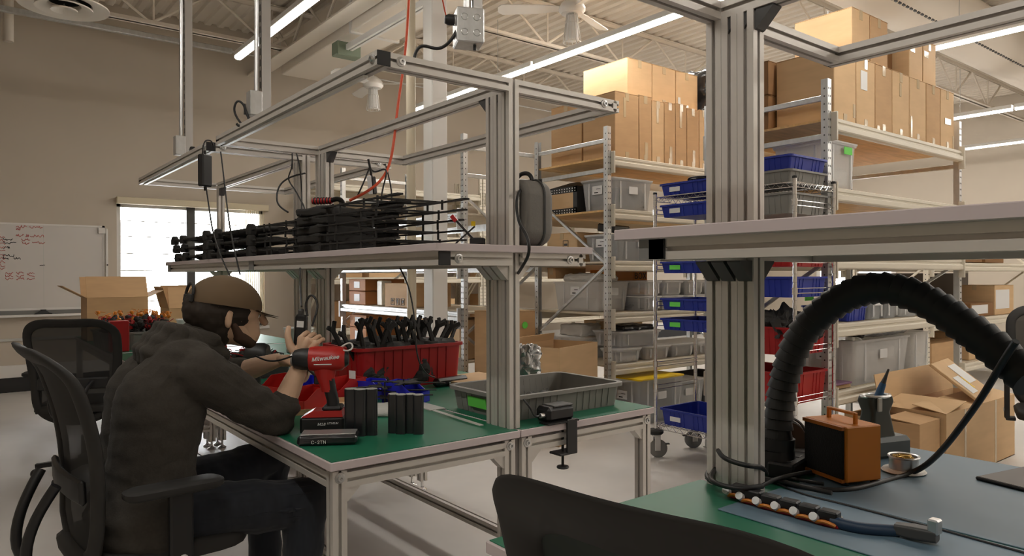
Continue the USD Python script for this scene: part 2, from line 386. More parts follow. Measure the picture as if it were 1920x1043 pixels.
def fan(name_label, loc, rz, drop):
    t = thing('ceiling_fan', name_label, 'fan', loc, rz)
    part(t, 'motor', lathe([(0, .11), (.05, .11), (.10, .07), (.125, .03), (.125, 0), (.10, -.03), (0, -.035)], 28), 'white', smooth=40)
    part(t, 'rod', tube([(0, 0, .1), (0, 0, drop)], .012, 8), 'white')
    part(t, 'canopy', lathe([(.02, drop-.08), (.07, drop-.02), (.07, drop), (0, drop)], 20), 'white', smooth=40)
    for k in range(3):
        part(t, 'blade', mv(prism([(.10, -.035), (.3, -.065), (.66, -.075), (.70, -.035), (.70, .035), (.66, .07), (.3, .06), (.10, .035)], .008), 0, 0, .02, rx=17, rz=k*120), 'white')
    part(t, 'light_guard', cat([tube([(.05*math.cos(a), .05*math.sin(a), -.03), (.085*math.cos(a), .085*math.sin(a), -.30)], .004, 5) for a in np.arange(14)*2*np.pi/14]+[tube([(r*math.cos(a), r*math.sin(a), z) for a in np.arange(20)*2*np.pi/20], .004, 5, closed=True) for r, z in ((.062, -.12), (.085, -.30))]), 'white')
    part(t, 'glass_jar', lathe([(0, -.28), (.06, -.28), (.068, -.25), (.05, -.05), (0, -.03)], 20), 'clear_lid', smooth=40)
    return t
fan('white three-bladed ceiling fan above the long strip light', (3.75, 3.02, 3.78), 20, .7)
fan('small distant white ceiling fan with one long blade showing, left of the column', (3.28, 6.15, 3.66), -38, .8)
t = thing('square_panel_light', 'square white skylight panel glowing in the roof above the long strip light', 'light', (0, 0, 0))
part(t, 'panel', bx(4.75, 2.1, 4.30, 5.35, 3.3, 4.31), 'lamp'); part(t, 'panel_frame', cat(bx(4.68, 2.03, 4.30, 4.75, 3.37, 4.5), bx(5.35, 2.03, 4.30, 5.42, 3.37, 4.5), bx(4.68, 2.03, 4.30, 5.42, 2.1, 4.5), bx(4.68, 3.3, 4.30, 5.42, 3.37, 4.5)), 'white')
# ================================================================= WORKBENCHES AND THEIR FRAMES
BW, BL = .695, 1.81
def bolt(x, y, z, ax):      # a flanged cap screw, head towards ax
    m = lathe([(0, .004), (.004, .004), (.0045, .010), (.009, .010), (.010, .004), (.0155, .003), (.0165, 0), (0, 0)], 16)
    return {'-y': mv(m, x, y, z, rx=90), '+y': mv(m, x, y, z, rx=-90), '-x': mv(m, x, y, z, ry=-90), '+x': mv(m, x, y, z, ry=90)}[ax]
def gusset(x, y, z, dx, dy, s=.042, w=.036):
    P = [(0, 0), (s, 0), (s, -.004), (.006, -s+.002), (0, -s)]
    m = prism(P, w, -w/2)                    # in the xy plane: x along the beam, y down the post
    R = np.array([[dx, 0, dy], [dy, 0, -dx], [0, 1, 0]], float)
    v = m.vertices @ R.T + np.array([x, y, z]); m = TM(v, m.faces)
    if np.linalg.det(R) < 0: m.invert()
    return m
def make_bench(label, loc):
    t = thing('workbench', label, 'workbench', loc)
    part(t, 'tabletop', bx(0, 0, .725, BW, BL, .75, .002), 'lam')
    part(t, 'green_mat', bx(.006, .006, .75, BW-.006, BL-.006, .752), 'green')
    lx, ly = (.035, BW-.035), (.035, BL-.035)
    for x in lx:
        for y in ly:
            part(t, 'leg', tslot((x, y, .06), (x, y, .72)), 'alu')
            part(t, 'foot', lathe([(0, 0), (.028, 0), (.030, .008), (.012, .018), (.008, .025), (.008, .062), (0, .062)], 16), 'chrome').GetPrim()
            UsdGeom.Xformable(stage.GetPrimAtPath(t.GetPath().AppendChild('foot' if _n[str(t.GetPath())+'/foot'] == 0 else f"foot_{_n[str(t.GetPath())+'/foot']:03d}"))).AddTranslateOp().Set(Gf.Vec3d(x, y, 0))
    for y in ly:
        part(t, 'apron', tslot((lx[0]+.0225, y, .690), (lx[1]-.0225, y, .690)), 'alu')
        part(t, 'low_rail', tslot((lx[0]+.0225, y, .16), (lx[1]-.0225, y, .16)), 'alu')
    for x in lx: part(t, 'apron', tslot((x, ly[0]+.0225, .690), (x, ly[1]-.0225, .690)), 'alu')
    part(t, 'long_stretcher', tslot((BW/2, ly[0]+.0225, .16), (BW/2, ly[1]-.0225, .16)), 'alu')
    for x, s in ((lx[0]+.0225, 1), (lx[1]-.0225, -1)):
        part(t, 'corner_bracket', gusset(x, ly[0], .667, s, 0), 'alu'); part(t, 'corner_bracket', gusset(x, ly[1], .667, s, 0), 'alu')
    for x in lx:
        for y, a in ((.0125, '-y'), (BL-.0125, '+y')): part(t, 'bolt', bolt(x, y, .700, a), 'steel')
    for x, a in ((lx[0]+.1, '-y'),): part(t, 'bolt', bolt(x, .0125+BL-.07, .16, a), 'steel')
    return t
PITCH = 1.86
bench = make_bench('front workbench where the man sits, green mat with the heat gun and shrink tube bundles', (0, 0, 0))
dup(bench, (.70, 0, 0), label='front workbench right of the near post, its green mat carrying the long grey divider tray')
dup(bench, (0, PITCH, 0), label='second workbench in the left row, just behind the seated man')
dup(bench, (.70, PITCH, 0), label='second workbench on the far side of the left row, under the big red bin')
dup(bench, (0, 2*PITCH, 0), label='third workbench in the left row, carrying the open carton and bins by the window')
dup(bench, (.70, 2*PITCH, 0), label='third workbench on the far side, between the window and the racks')
dup(bench, (0, -2.565, 0), label='near workbench at lower right, only a green corner showing past the chair back')
dup(bench, (.70, -2.565, 0), label='near workbench at right lying under the large blue mat')

def led(p, q):
    p, q = np.array(p, float), np.array(q, float)
    return bar(p, q, .016, .008)
mat('led', (.78, .77, .73), .35)
def make_frame(label, posts, sh, fr, xs=(.19, .695, 1.20), sx=(.352, 1.04), caps='y', led_sides=(0,), br='alu'):
    """posts: (y, z top) pairs; sh: shelf y0, y1; fr: upper frame y0, y1"""
    t = thing('shelf_frame', label, 'workstation frame', (0, 0, 0))
    h = .0225; ZS, ZF = 1.39, 1.972; zb = ZF-h
    for y, ztop in posts: part(t, 'post', tslot((.695, y, .752 if y > -.02 or y < -.02 else 0), (.695, y, ztop)), 'alu')
    a, b = fr[0]+h, fr[1]-h
    tall = [y for y, z in posts if z > 1.96]; lo = [y for y in tall if y < sum(fr)/2]; hi = [y for y in tall if y > sum(fr)/2]
    for x in xs:
        part(t, 'upper_rail', tslot((x, (max(lo) if lo else fr[0])+h if x == xs[1] else fr[0], zb), (x, (min(hi) if hi else fr[1])-h if x == xs[1] else fr[1], zb)), 'alu')
    for y in (a, b):
        for x0, x1 in ((xs[0]+h, xs[1]-h), (xs[1]+h, xs[2]-h)): part(t, 'cross_rail', tslot((x0, y, zb), (x1, y, zb)), 'alu')
    for x in (xs[0], xs[2]):
        for y, s in ((fr[0], -1), (fr[1], 1))[1 if x == xs[2] and caps == 'y' else 0:]: part(t, 'end_cap', bx(x-h, y, zb-h, x+h, y+s*.004, zb+h, .001), 'black')
        part(t, 'bolt', bolt(x+(.06 if x == xs[0] else -.06), fr[0], zb, '-y'), 'steel'); part(t, 'bolt', bolt(x-h, a+.005, zb, '-x'), 'steel')
    part(t, 'shelf_panel', bx(sx[0], sh[0], ZS-.025, sx[1], sh[1], ZS, .002), 'lam')
    zs = ZS-.025-h; u0, u1 = sh[0]+.02+h, sh[1]-(.02 if caps == 'y' else .09)-h; x0, x1 = sx[0]+.02+h, sx[1]-.02-h
    for x in (x0, x1):
        part(t, 'shelf_rail', tslot((x, u0-h if caps == 'y' else u0+h, zs), (x, u1+h if caps == 'y' else u1-h, zs)), 'alu')
        for y, s in ((u0-h, -1), (u1+h, 1))[1 if x == x1 and caps == 'y' else 0:]:
            part(t, 'end_cap', bx(x-h, y, zs-h, x+h, y+s*.004, zs+h, .001) if caps == 'y' else bx(x-h, y-s*2*h, zs-h, x-h-.004, y, zs+h, .001), 'black')
    for y in (u0, u1):
        for q0, q1 in ((x0+h, .695-h), (.695+h, x1-h)): part(t, 'shelf_cross_rail', tslot((q0, y, zs), (q1, y, zs)), 'alu')
    for x, s in ((x0+.055, 1), (x1-.055, -1)): part(t, 'bolt', bolt(x, u0-h, zs, '-y'), 'steel')
    for y, _ in posts:
        part(t, 'corner_bracket', gusset(.695-h, y, zs-h, -1, 0, .05), br); part(t, 'corner_bracket', gusset(.695+h, y, zs-h, 1, 0, .05), br)
        part(t, 'corner_bracket', gusset(.695, y+(h if y < sum(fr)/2 else -h), zb-h, 0, 1 if y < sum(fr)/2 else -1, .05), 'dark_grey')
    part(t, 'splice_plate', bx(x0-h-.004, u1-.02, zs-h, x0-h, u1+.05, zs+h), 'grey')
    for k in led_sides:
        x = (xs[0], xs[2])[k]; part(t, 'light_bar', led((x, fr[0]+.12, zb-h-.006), (x, fr[1]-.08, zb-h-.006)), 'led')
    return t
make_frame('aluminium shelf frame in the left row standing over the front workbenches', [(.0525, 1.972), (.0985, 1.927), (.1445, 1.927), (1.599, 1.927), (1.645, 1.927), (1.691, 1.972)], (-.008, 1.852), (.03, 1.715), led_sides=(0, 1))
make_frame('aluminium shelf frame farther back in the left row, in front of the window', [(PITCH+.0525, 1.972), (PITCH+.0985, 1.927), (PITCH+.1445, 1.927), (PITCH+1.645, 1.927)], (1.853, 3.645), (PITCH+.03, PITCH+1.715))
make_frame('aluminium shelf frame at right edge, its thick post rising from the blue-topped bench', [(-.815, 1.972), (-.861, 1.927), (-.907, 1.927), (-2.35, 1.927)], (-2.6, -.775), (-2.45, -.793), xs=(.19, .695, 1.28), caps='x', led_sides=(), br='dark_grey')
# ================================================================= STORAGE RACKS
_BP = Polygon([(0, 0), (.012, 0), (.040, .004), (.046, .012), (.046, .040), (.038, .046), (.026, .050), (.026, .060), (.034, .066), (.034, .084), (.026, .090), (0, .090)])
def beam(p, q, side):     # stepped shelf beam from p to q (along x), its stepped face towards side*y
    L = q[0]-p[0]; m = prism(_BP, L)
    v = np.c_[m.vertices[:, 2]+p[0], p[1]+side*m.vertices[:, 0], p[2]-.09+m.vertices[:, 1]]
    m = TM(v, m.faces)
    if side > 0: m.invert()
    return m
LEV = (.525, .966, 1.41, 1.85, 2.30)
def rack(label, loc, L, D, levels=LEV, H=2.547, rz=0, decks=('particle',)*3+('osb',)*2, beam_m='cream', post_m='galv', boards=2):
    t = thing('storage_rack', label, 'storage rack', loc, rz)
    w, dd = .046, .046
    for x in (0, L-w):
        for y in (0, D-dd):
            s = 1 if y == 0 else -1
            c = Polygon([(0, 0), (w, 0), (w, dd), (w-.004, dd), (w-.004, .004), (.004, .004), (.004, dd), (0, dd)])
            m = prism(c, H)
            if y: m.vertices[:, 1] = dd-m.vertices[:, 1]; m.invert()
            part(t, 'upright', mv(m, x, y), post_m)
            hs = [bx(x+xx-.0035, (y-.0012 if y == 0 else y+dd-.0005), z, x+xx+.0035, (y+.0005 if y == 0 else y+dd+.0012), z+.012) for z in np.arange(.08, H-.04, .05) for xx in (.013, .033)]
            sx = x-.0012 if x == 0 else x+w-.0005
            hs += [bx(sx, y+dd/2-.004, z, sx+.0017, y+dd/2+.004, z+.010) for z in np.arange(.08, H-.04, .05)]
            part(t, 'hole_row', cat(hs), 'dark_grey', kind='stuff')
            part(t, 'foot_plate', bx(x-.01, y-.01, 0, x+w+.01, y+dd+.01, .006), post_m)
    for x in (w/2, L-w/2):
        zz = [.15]+[.15+.62*k for k in range(1, 4)]; up = True; y0, y1 = dd, D-dd
        for a, b in zip(zz[:-1], zz[1:]):
            part(t, 'brace', bar((x, y0 if up else y1, a), (x, y1 if up else y0, b-.03), .026, .02), post_m); up = not up
        for z in (.12, 2.18, 2.43):
            if z < H: part(t, 'end_rail', bx(x-.013, y0-.01, z-.018, x+.013, y1+.01, z+.018, .003), post_m)
    for z, dm in zip(levels, decks):
        for y, s in ((.004, -1), (D-.004, 1)):
            part(t, 'beam', beam((w, y+s*-.01, z), (L-w, y+s*-.01, z), s), beam_m)
            for x in (w, L-w): part(t, 'beam_connector', bx(x-.008, y-s*.002, z-.15, x+.008, y+s*.046, z+.035, .003), beam_m)
        n = boards
        for k in range(n): part(t, 'deck_board', bx(w*.5+(L-w)*k/n+.002, .035, z-.02, w*.5+(L-w)*(k+1)/n-.002, D-.035, z-.004), dm)
    return t
RA = (3.49, 2.31); RB = (3.57, .43)
rack('storage rack with tall cartons along its top shelf, nearest the two-post frame', (*RA, 0), 2.30, .955)
rack('storage rack at right whose plywood top carries large taped cartons', (*RB, 0), 2.15, .955)
rack('bright galvanised rack beyond the red bin, mostly empty, behind the white column', (3.60, 3.30, 0), 2.55, .90, levels=(.525, .966, 1.41, 1.85), rz=90, decks=('particle',)*4, beam_m='galv')
rack('cream rack along the window wall, seen behind the column', (2.95, 6.85, 0), 2.5, .7, levels=(.6, 1.27, 1.85, 2.5), H=2.75, decks=('particle',)*4, post_m='cream')
rack('cream rack along the window wall, second from the window', (5.47, 6.85, 0), 2.5, .7, levels=(.6, 1.27, 1.85, 2.5), H=2.75, decks=('particle',)*4, post_m='cream')
lg = rack('low rack at far right with cartons and a dark back panel', (7.0, 1.2, 0), 3.2, .8, levels=(.30, .79, 1.41), H=1.43, decks=('particle',)*3, post_m='cream')

part(lg, 'back_panel', bx(.05, .74, .35, 3.15, .75, 1.30), 'back_panel')
part(lg, 'deck_board', bx(.05, .1, 1.41, 3.15, .7, 1.42), 'particle')

def carton(label, loc, w, d, h, m='carton', rz=0, group=None, tape=True, seam='x', tag=None, cat_='carton', tapes=()):
    """closed carton, its front-left-bottom corner at loc; w along x, d along y"""
    t = thing('carton', label, cat_, loc, rz, group)
    part(t, 'body', bx(.002, .002, 0, w-.002, d-.002, h-.003, .004), m)
    k = .0035
    part(t, 'flap', bx(.001, .001, h-k, (w-.001) if seam == 'x' else w/2-.0015, d/2-.0015 if seam == 'x' else d-.001, h), m)
    part(t, 'flap', bx(.001 if seam == 'x' else w/2+.0015, d/2+.0015 if seam == 'x' else .001, h-k, w-.001, d-.001, h), m)
    if tape:
        if seam == 'x': g = cat(bx(-.0006, d/2-.025, h-.06, .0022, d/2+.025, h+.0006), bx(0, d/2-.025, h, w, d/2+.025, h+.0006))
        else: g = cat(bx(w/2-.022, -.0006, h-.07, w/2+.022, .0022, h+.0006), bx(w/2-.022, 0, h, w/2+.022, d, h+.0006), bx(w/2-.022, -.0006, .0, w/2+.022, .0022, .06))
        part(t, 'tape', g, 'tape')
    for x0, z0, ww, hh in tapes: part(t, 'tape', bx(x0, -.0010, z0, x0+ww, .0022, z0+hh), 'tape')
    if tag:
        for x0, z0, ww, hh in tag: part(t, 'label_sticker', bx(x0, -.0012, z0, x0+ww, .0022, z0+hh), 'label')
    return t
def icons(t, x, z, s=.045, n=3):       # handling marks: outlined squares with an umbrella, an arrow pair, a fragile heart
    for k in range(n):
        x0 = x+k*s*1.5; e = s*.07
        g = [bx(x0, -.0014, z, x0+s, .002, z+e), bx(x0, -.0014, z+s-e, x0+s, .002, z+s), bx(x0, -.0014, z, x0+e, .002, z+s), bx(x0+s-e, -.0014, z, x0+s, .002, z+s)]
        c = x0+s/2
        shp = [[(-.3, .05), (0, .4), (.3, .05)], [(-.12, -.3), (-.12, .1), (-.28, .1), (0, .4), (.28, .1), (.12, .1), (.12, -.3)], [(0, -.3), (-.3, .05), (-.2, .3), (0, .15), (.2, .3), (.3, .05)]][k % 3]
        if k % 3 == 0: g.append(bx(c-.02*s, -.0014, z+.2*s, c+.02*s, .002, z+.55*s))
        m = prism([(a*s, b*s) for a, b in shp], .003); m.vertices = np.c_[m.vertices[:, 0]+c, m.vertices[:, 2]-.0014, m.vertices[:, 1]+z+s/2]; g.append(m)
        part(t, 'handling_mark', cat(g), 'ink')
ORD = ['first', 'second', 'third', 'fourth', 'fifth', 'sixth', 'seventh', 'eighth', 'ninth', 'tenth']
# rack A, top shelf
xs = [3.62, 3.93, 4.10, 4.27, 4.43, 4.595, 4.78, 4.92, 5.07, 5.22, 5.37, 5.52]
for k in range(len(xs)-1):
    w = xs[k+1]-xs[k]-.006
    carton(f'tall narrow carton, {ORD[k] if k < 10 else "last"} from the left on the far rack top', (xs[k], 2.345, 2.30), w, .40, .572+.012*math.sin(k*2.1), ['carton', 'carton', 'carton_light', 'carton'][k % 4], seam='y', group='tall cartons on the far rack top',
           tapes=[(w*.35, .36, .03, .17)] if k in (0, 2, 4, 8) else [(w*.45, .03, .035, .14)])
carton('tall carton at the back left of the far rack top, behind the first tall one', (3.63, 2.77, 2.30), .42, .42, .57, 'carton', seam='x')
carton('tall carton at the back of the far rack top, hidden second', (4.07, 2.77, 2.30), .8, .42, .57, 'carton', seam='x')
for k, x in enumerate((3.955, 4.295, 4.635)):
    carton(f'wide pale carton in the upper layer on the far rack, {ORD[k]} from the left', (x, 2.51, 2.885), .335, .58, .375, 'carton_light', seam='y', group='upper layer cartons on the far rack', tag=[(.03, .05, .035, .07)] if k == 2 else None)
def crumple(w, d, h, n=3, amt=.12, seed=0, r=.2):
    b = bx(-w/2, -d/2, 0, w/2, d/2, h, min(w, d, h)*r); 
    for _ in range(n): b = b.subdivide()
    b.merge_vertices(); p = b.vertices
    q = np.stack([meshkit.fbm(p*7/max(w, d, h)*.9+9.1*i, 3, seed+i) for i in range(3)], -1)-.5
    b.vertices = p+q*2*amt*min(w, d, h); b.vertices[:, 2] = np.maximum(b.vertices[:, 2], 0); return b

one('black_plastic_bag', 'glossy black plastic wrapped bundle on top of the far rack beside the pale cartons', 'bag', crumple(.30, .5, .46, 4, .13, 3, .12), 'bag', (5.15, 2.66, 2.88), smooth=60)
# rack B, top shelf
xb = [3.70, 4.0, 4.275, 4.535, 4.82, 5.11, 5.375, 5.645]
for k in range(7):
    w = xb[k+1]-xb[k]-.008
    carton(f'large tan carton, {ORD[k]} from the left in the lower row on the right rack', (xb[k], .455, 2.30), w, .42, .475, ['carton_light', 'carton_light', 'carton'][k % 3], seam='y', group='lower row cartons on the right rack',
           tag=[(.06, .26, .09, .13)] if k == 1 else None, tapes=[[(w-.04, .05, .03, .09)], [], [(.02, .0, .04, .04)], [(w*.4, .3, .03, .1)], [(.01, .02, .03, .16)], [], [(w*.3, .2, .12, .05), (w-.03, .0, .02, .12)]][k])
carton('dark brown carton with tape across, end of the right rack top', (3.625, .885, 2.30), .9, .44, .24, 'carton_dark', seam='x')
carton('dark brown carton with a torn tape line, stacked on another at the right rack end', (3.625, .885, 2.545), .9, .44, .235, 'carton_dark', seam='x')
xu = [4.27, 4.55, 4.84, 5.20, 5.46, 5.72]
for k in range(5):
    if k == 2: continue
    w = xu[k+1]-xu[k]-.01
    carton(f'large tan carton, {ORD[k if k < 2 else k-1]} from the left in the upper row on the right rack', (xu[k], .62, 2.785), w, .45, .44 if k < 3 else .44, 'carton_light' if k != 1 else 'carton', seam='y', group='upper row cartons on the right rack', tapes=[(.02, .30, .08, .05)] if k > 2 else [])
carton('small carton standing back in the upper row of the right rack', (4.86, .74, 2.785), .32, .4, .36, 'carton_dark', seam='y')
# totes
def tote(label, loc, w, d, h, rz=0, lid='clear_lid', fill='stuffing', fh=.5, shell='clear', tag=True, group=None, rails=True, name='storage_tote'):
    t = thing(name, label, 'storage tote', (loc[0]+w/2 if not rz else loc[0], loc[1]+d/2 if not rz else loc[1], loc[2]), rz, group)
    part(t, 'shell', tub(w, d, h-.012, .003, .90, .012, .014, .03), shell, smooth=40)
    if rails:
        for s in (-1, 1):
            part(t, 'wall_rib', bx(s*w*.30-.008, -d*.463-.003, .02, s*w*.30+.008, -d*.463+.003, h-.03), 'clear_lid'); part(t, 'wall_rib', bx(-w*.466-.003, s*d*.25-.008, .02, -w*.466+.003, s*d*.25+.008, h-.03), 'clear_lid')
    if lid: part(t, 'lid', cat(loft([ring(w-.004, d-.004, .03, h-.016), ring(w+.004, d+.004, .03, h-.012), ring(w+.004, d+.004, .03, h-.002), ring(w-.05, d-.05, .03, h)])), lid, smooth=30)
    if fill: part(t, 'contents', mv(crumple(w*.78, d*.80, (h-.02)*fh, 3, .16, int(abs(loc[0]*97+loc[1]*31+loc[2]*13)*10) % 999, .2), z=.004), fill, smooth=60)
    if tag:
        part(t, 'label_sticker', bx(-.055, -d*.478, h*.52, .055, -d*.478+.003, h*.52+.065), 'label')
        part(t, 'label_sticker', bx(-w*.478, -.06, h*.52, -w*.478+.003, .06, h*.52+.075), 'label'); part(t, 'label_print', cat(bx(-w*.478-.0008, -.01, h*.52+.012, -w*.478+.001, .035, h*.52+.022), bx(-w*.478-.0008, -.04, h*.52+.045, -w*.478+.001, .01, h*.52+.05)), 'ink')
    return t
Z1, Z2, Z3, Z4 = LEV[0], LEV[1], LEV[2], LEV[3]
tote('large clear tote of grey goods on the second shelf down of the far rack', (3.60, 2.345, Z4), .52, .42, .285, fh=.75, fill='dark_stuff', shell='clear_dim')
t = thing('patterned_box', 'carton with a black and white patterned border on the far rack, left end', 'box', (3.60, 2.80, Z4))
part(t, 'body', bx(0, 0, 0, .4, .40, .25, .003), 'carton_light')
part(t, 'printed_border', cat([bx(-.0016, .0, z, .003, .40, z+.055) for z in (0, .195)]+[bx(-.0016, y, 0, .003, y+.05, .25) for y in (0, .35)]+[bx(0, -.0016, 0, .4, .003, .25)]), 'ink')
part(t, 'printed_dots', cat([bx(-.0026, .02+k*.035, z+dz, .002, .032+k*.035, z+dz+.010) for k in range(11) for z in (0, .195) for dz in (.010, .033)]), 'label', kind='stuff')
part(t, 'lid', cat(loft([np.array([(-.004, -.004, .25), (.404, -.004, .25), (.404, .404, .25), (-.004, .404, .25)]), np.array([(.15, .15, .31), (.25, .15, .31), (.25, .25, .31), (.15, .25, .31)])])), 'ink')
c = carton('tan carton with an umbrella mark on the far rack, third shelf down', (3.60, 2.80, Z3), .38, .42, .27, 'carton_light', seam='x')
part(c, 'handling_mark', cat([bx(-.0015, .12, .11, .002, .19, .114), bx(-.0015, .12, .196, .002, .19, .2), bx(-.0015, .12, .11, .002, .124, .2), bx(-.0015, .186, .11, .002, .19, .2), bx(-.0015, .135, .15, .002, .175, .17)]), 'ink')
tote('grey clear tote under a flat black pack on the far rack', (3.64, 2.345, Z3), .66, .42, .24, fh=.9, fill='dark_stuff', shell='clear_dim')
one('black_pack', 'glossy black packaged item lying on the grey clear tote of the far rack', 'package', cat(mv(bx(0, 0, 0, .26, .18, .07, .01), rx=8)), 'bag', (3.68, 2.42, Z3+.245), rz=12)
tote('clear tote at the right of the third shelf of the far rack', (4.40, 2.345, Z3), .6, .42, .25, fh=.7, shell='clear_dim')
tote('large clear tote of white parcels, fourth shelf of the far rack by the end posts', (3.59, 2.52, Z2), .42, .62, .275, fh=.4, fill='stuffing', lid=None)
one('crumpled_white_cloth', 'crumpled white paper heaped on the large clear tote of the far rack', 'paper', crumple(.3, .46, .07, 4, .35, 5, .3), 'white', (3.81, 2.85, Z2+.262), smooth=60)
for k, (x, w) in enumerate(((4.02, .23), (4.26, .30), (4.58, .30), (4.90, .32))):
    for j in range(2):
        tote(f'small clear drawer box, {"lower" if j == 0 else "upper"} of the {ORD[k]} stack on the far rack\'s fourth shelf', (x, 2.345, Z2+j*.137), w-.01, .40, .135, fh=.55, fill=['dark_stuff', 'stuffing', 'carton', 'dark_stuff'][(k+2*j) % 4], tag=False, group='small clear boxes on the far rack')
t = carton('yellow carton with dark printing behind the small clear boxes on the far rack', (4.1, 2.80, Z2), .45, .35, .37, 'orange', seam='x', tape=False)
tm = meshkit.text_mesh('BOX', .06, .002); tm = TM(np.c_[tm.vertices[:, 0]+.26, -.0005-tm.vertices[:, 2], tm.vertices[:, 1]+.285], tm.faces); part(t, 'printed_word', tm, 'ink')
carton('plain tan carton at the back of the fourth shelf of the far rack', (3.62, 3.12, Z2+.29), .40, .12, .10, 'carton', seam='x')
tote('white clear tote on the lowest shelf of the far rack, at its left end', (3.59, 2.74, Z1), .44, .45, .205, fh=.7, fill='stuffing', lid=None)
one('white_parcel', 'white folded parcel on the white clear tote of the far rack\'s lowest shelf', 'parcel', crumple(.26, .3, .11, 3, .2, 9, .1), 'white', (3.80, 2.97, Z1+.195), smooth=50)
carton('yellowish carton at the back of the lowest shelf of the far rack', (4.06, 2.80, Z1), .42, .4, .32, 'carton_light', seam='x')
for k, x in enumerate((3.62, 4.02, 4.38, 4.74)):
    tote(f'shallow clear tote of hardware, {ORD[k]} on the lowest shelf of the far rack', (x, 2.345, Z1), .35, .4 if k else .2, .125, fh=.5, fill=['stuffing', 'carton', 'dark_stuff', 'dark_stuff'][k], tag=False, group='shallow clear totes on the lowest far shelf')
tote('clear tote of dark goods stacked on the shallow totes of the far rack', (3.70, 2.36, Z1+.13), .55, .36, .14, fh=.8, fill='dark_stuff', tag=False)
one('black_pouch', 'flat black plastic pouch lying on the clear tote of dark goods', 'bag', crumple(.42, .25, .045, 4, .5, 21, .3), 'bag', (3.99, 2.52, Z1+.272), smooth=60)
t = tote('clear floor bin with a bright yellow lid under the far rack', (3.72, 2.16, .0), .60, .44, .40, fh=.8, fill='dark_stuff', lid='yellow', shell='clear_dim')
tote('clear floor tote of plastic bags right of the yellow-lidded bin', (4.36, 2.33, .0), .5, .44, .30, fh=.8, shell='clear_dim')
one('dark_floor_crate', 'dark crate on the floor at the right under the far rack', 'crate', tub(.5, .44, .3, .006, .95), 'dark_grey', (5.1, 2.58, 0))
# rack B contents
tote('long clear tote with a yellow sticker on the second shelf of the right rack', (3.66, .47, Z4), .40, .42, .33, fh=.5, tag=False)
one('yellow_sticker', 'yellow green sticker on the long clear tote of the right rack', 'sticker', bx(0, -.001, 0, .11, .001, .05), 'lime', (3.85, .466, Z4+.245))
tote('clear tote at the left end of the second shelf of the right rack', (3.66, .92, Z4), .40, .40, .26, fh=.7, fill='dark_stuff', shell='clear_dim')
carton('pale open carton inside the left end of the right rack, second shelf', (4.1, .92, Z4), .4, .35, .25, 'carton_light', seam='x')
one('blue_bin', 'small blue bin with a lime label on the right rack\'s fourth shelf', 'bin', tub(.28, .36, .10, .004, .95, .01, .012, .02, .035), 'tray_blue', (4.08, .66, Z2))
one('lime_label', 'lime label card standing behind the small blue bin of the right rack', 'label', bx(0, 0, 0, .12, .003, .06), 'lime', (4.05, .86, Z2+.13))
for k, (x, w) in enumerate(((4.26, .22), (4.50, .22), (4.74, .34), (5.1, .4))):
    tote(f'clear tote on the fourth shelf of the right rack, {ORD[k]} right of the blue bin', (x, .47, Z2), w-.015, .42, [.19, .19, .16, .14][k], fh=.8, fill=['dark_stuff', 'dark_stuff', 'stuffing', 'stuffing'][k], tag=k < 2, group='clear totes beside the small blue bin', shell='clear_dim')
tote('large clear tote of plastic bags on the lowest shelf of the right rack', (3.95, .44, Z1), .86, .46, .32, fh=.85, lid=None)
one('black_sheeting', 'black plastic sheeting heaped over the large clear tote of the right rack', 'sheeting', crumple(.7, .4, .05, 4, .5, 33, .4), 'bag', (4.5, .68, Z1+.315), smooth=60)
tote('clear tote beside the large one at the right end of the lowest right shelf', (4.90, .46, Z1), .32, .42, .33, fh=.5, lid=None, tag=False)
carton('flat tan carton lying at the left end of the lowest right shelf', (3.66, .46, Z1), .27, .44, .03, 'carton_light', tape=False)
one('purple_folder', 'purple flat folder lying on the lowest shelf of the right rack', 'folder', bx(0, 0, 0, .22, .3, .012, .002), 'purple', (3.68, .44, Z1+.032))
# rack beyond the red bin
c = carton('tan carton with three handling marks on the galvanised rack', (2.74, 4.85, Z2), .52, .5, .245, 'carton', rz=-90, seam='x', tape=False); icons(c, .14, .02, .07)
one('cream_canister', 'tall cream packet standing left of the marked carton', 'packet', bx(0, 0, 0, .12, .12, .27, .01), 'cream', (2.80, 5.02, Z2))
for k, (y, z, h) in enumerate(((5.72, Z2, .15), (5.72, Z2+.155, .13), (5.70, Z1, .18), (5.70, Z1+.185, .14))):
    carton(f'rust brown carton, {["lower", "upper"][k % 2]} of two on the galvanised rack\'s {["middle", "low"][k//2]} shelf, white slip', (2.74, y, z), .42, .5, h, 'carton_rust', rz=-90, tag=[(.14, h*.25, .14, h*.55)], tape=False, group='rust cartons with white slips')
for k in range(3): carton(f'tan upright carton on the low galvanised shelf near the column, {ORD[k]} from the right', (2.74, 3.75+k*.42, Z1), .32, .4, [.36, .30, .26][k], ['carton_light', 'carton', 'carton_dark'][k], rz=-90, tape=False)
carton('broad brown carton with a green sticker standing low behind the near post', (2.78, 3.26, 0), .42, .36, .98, 'carton', rz=-90, seam='x')
one('green_sticker', 'round green sticker on the broad brown carton behind the near post', 'sticker', mv(lathe([(.03, 0), (.03, .002), (0, .002)], 20), rx=90), 'lime', (3.02, 2.839, .86))
one('cardboard_sheets', 'stack of flattened cardboard sheets on the galvanised rack\'s lowest shelf', 'cardboard', cat([mv(bx(-.3, -.3, k*.012, .3, .3, k*.012+.009), rz=k*4-8) for k in range(5)]), 'carton_light', (3.05, 3.75, .02))
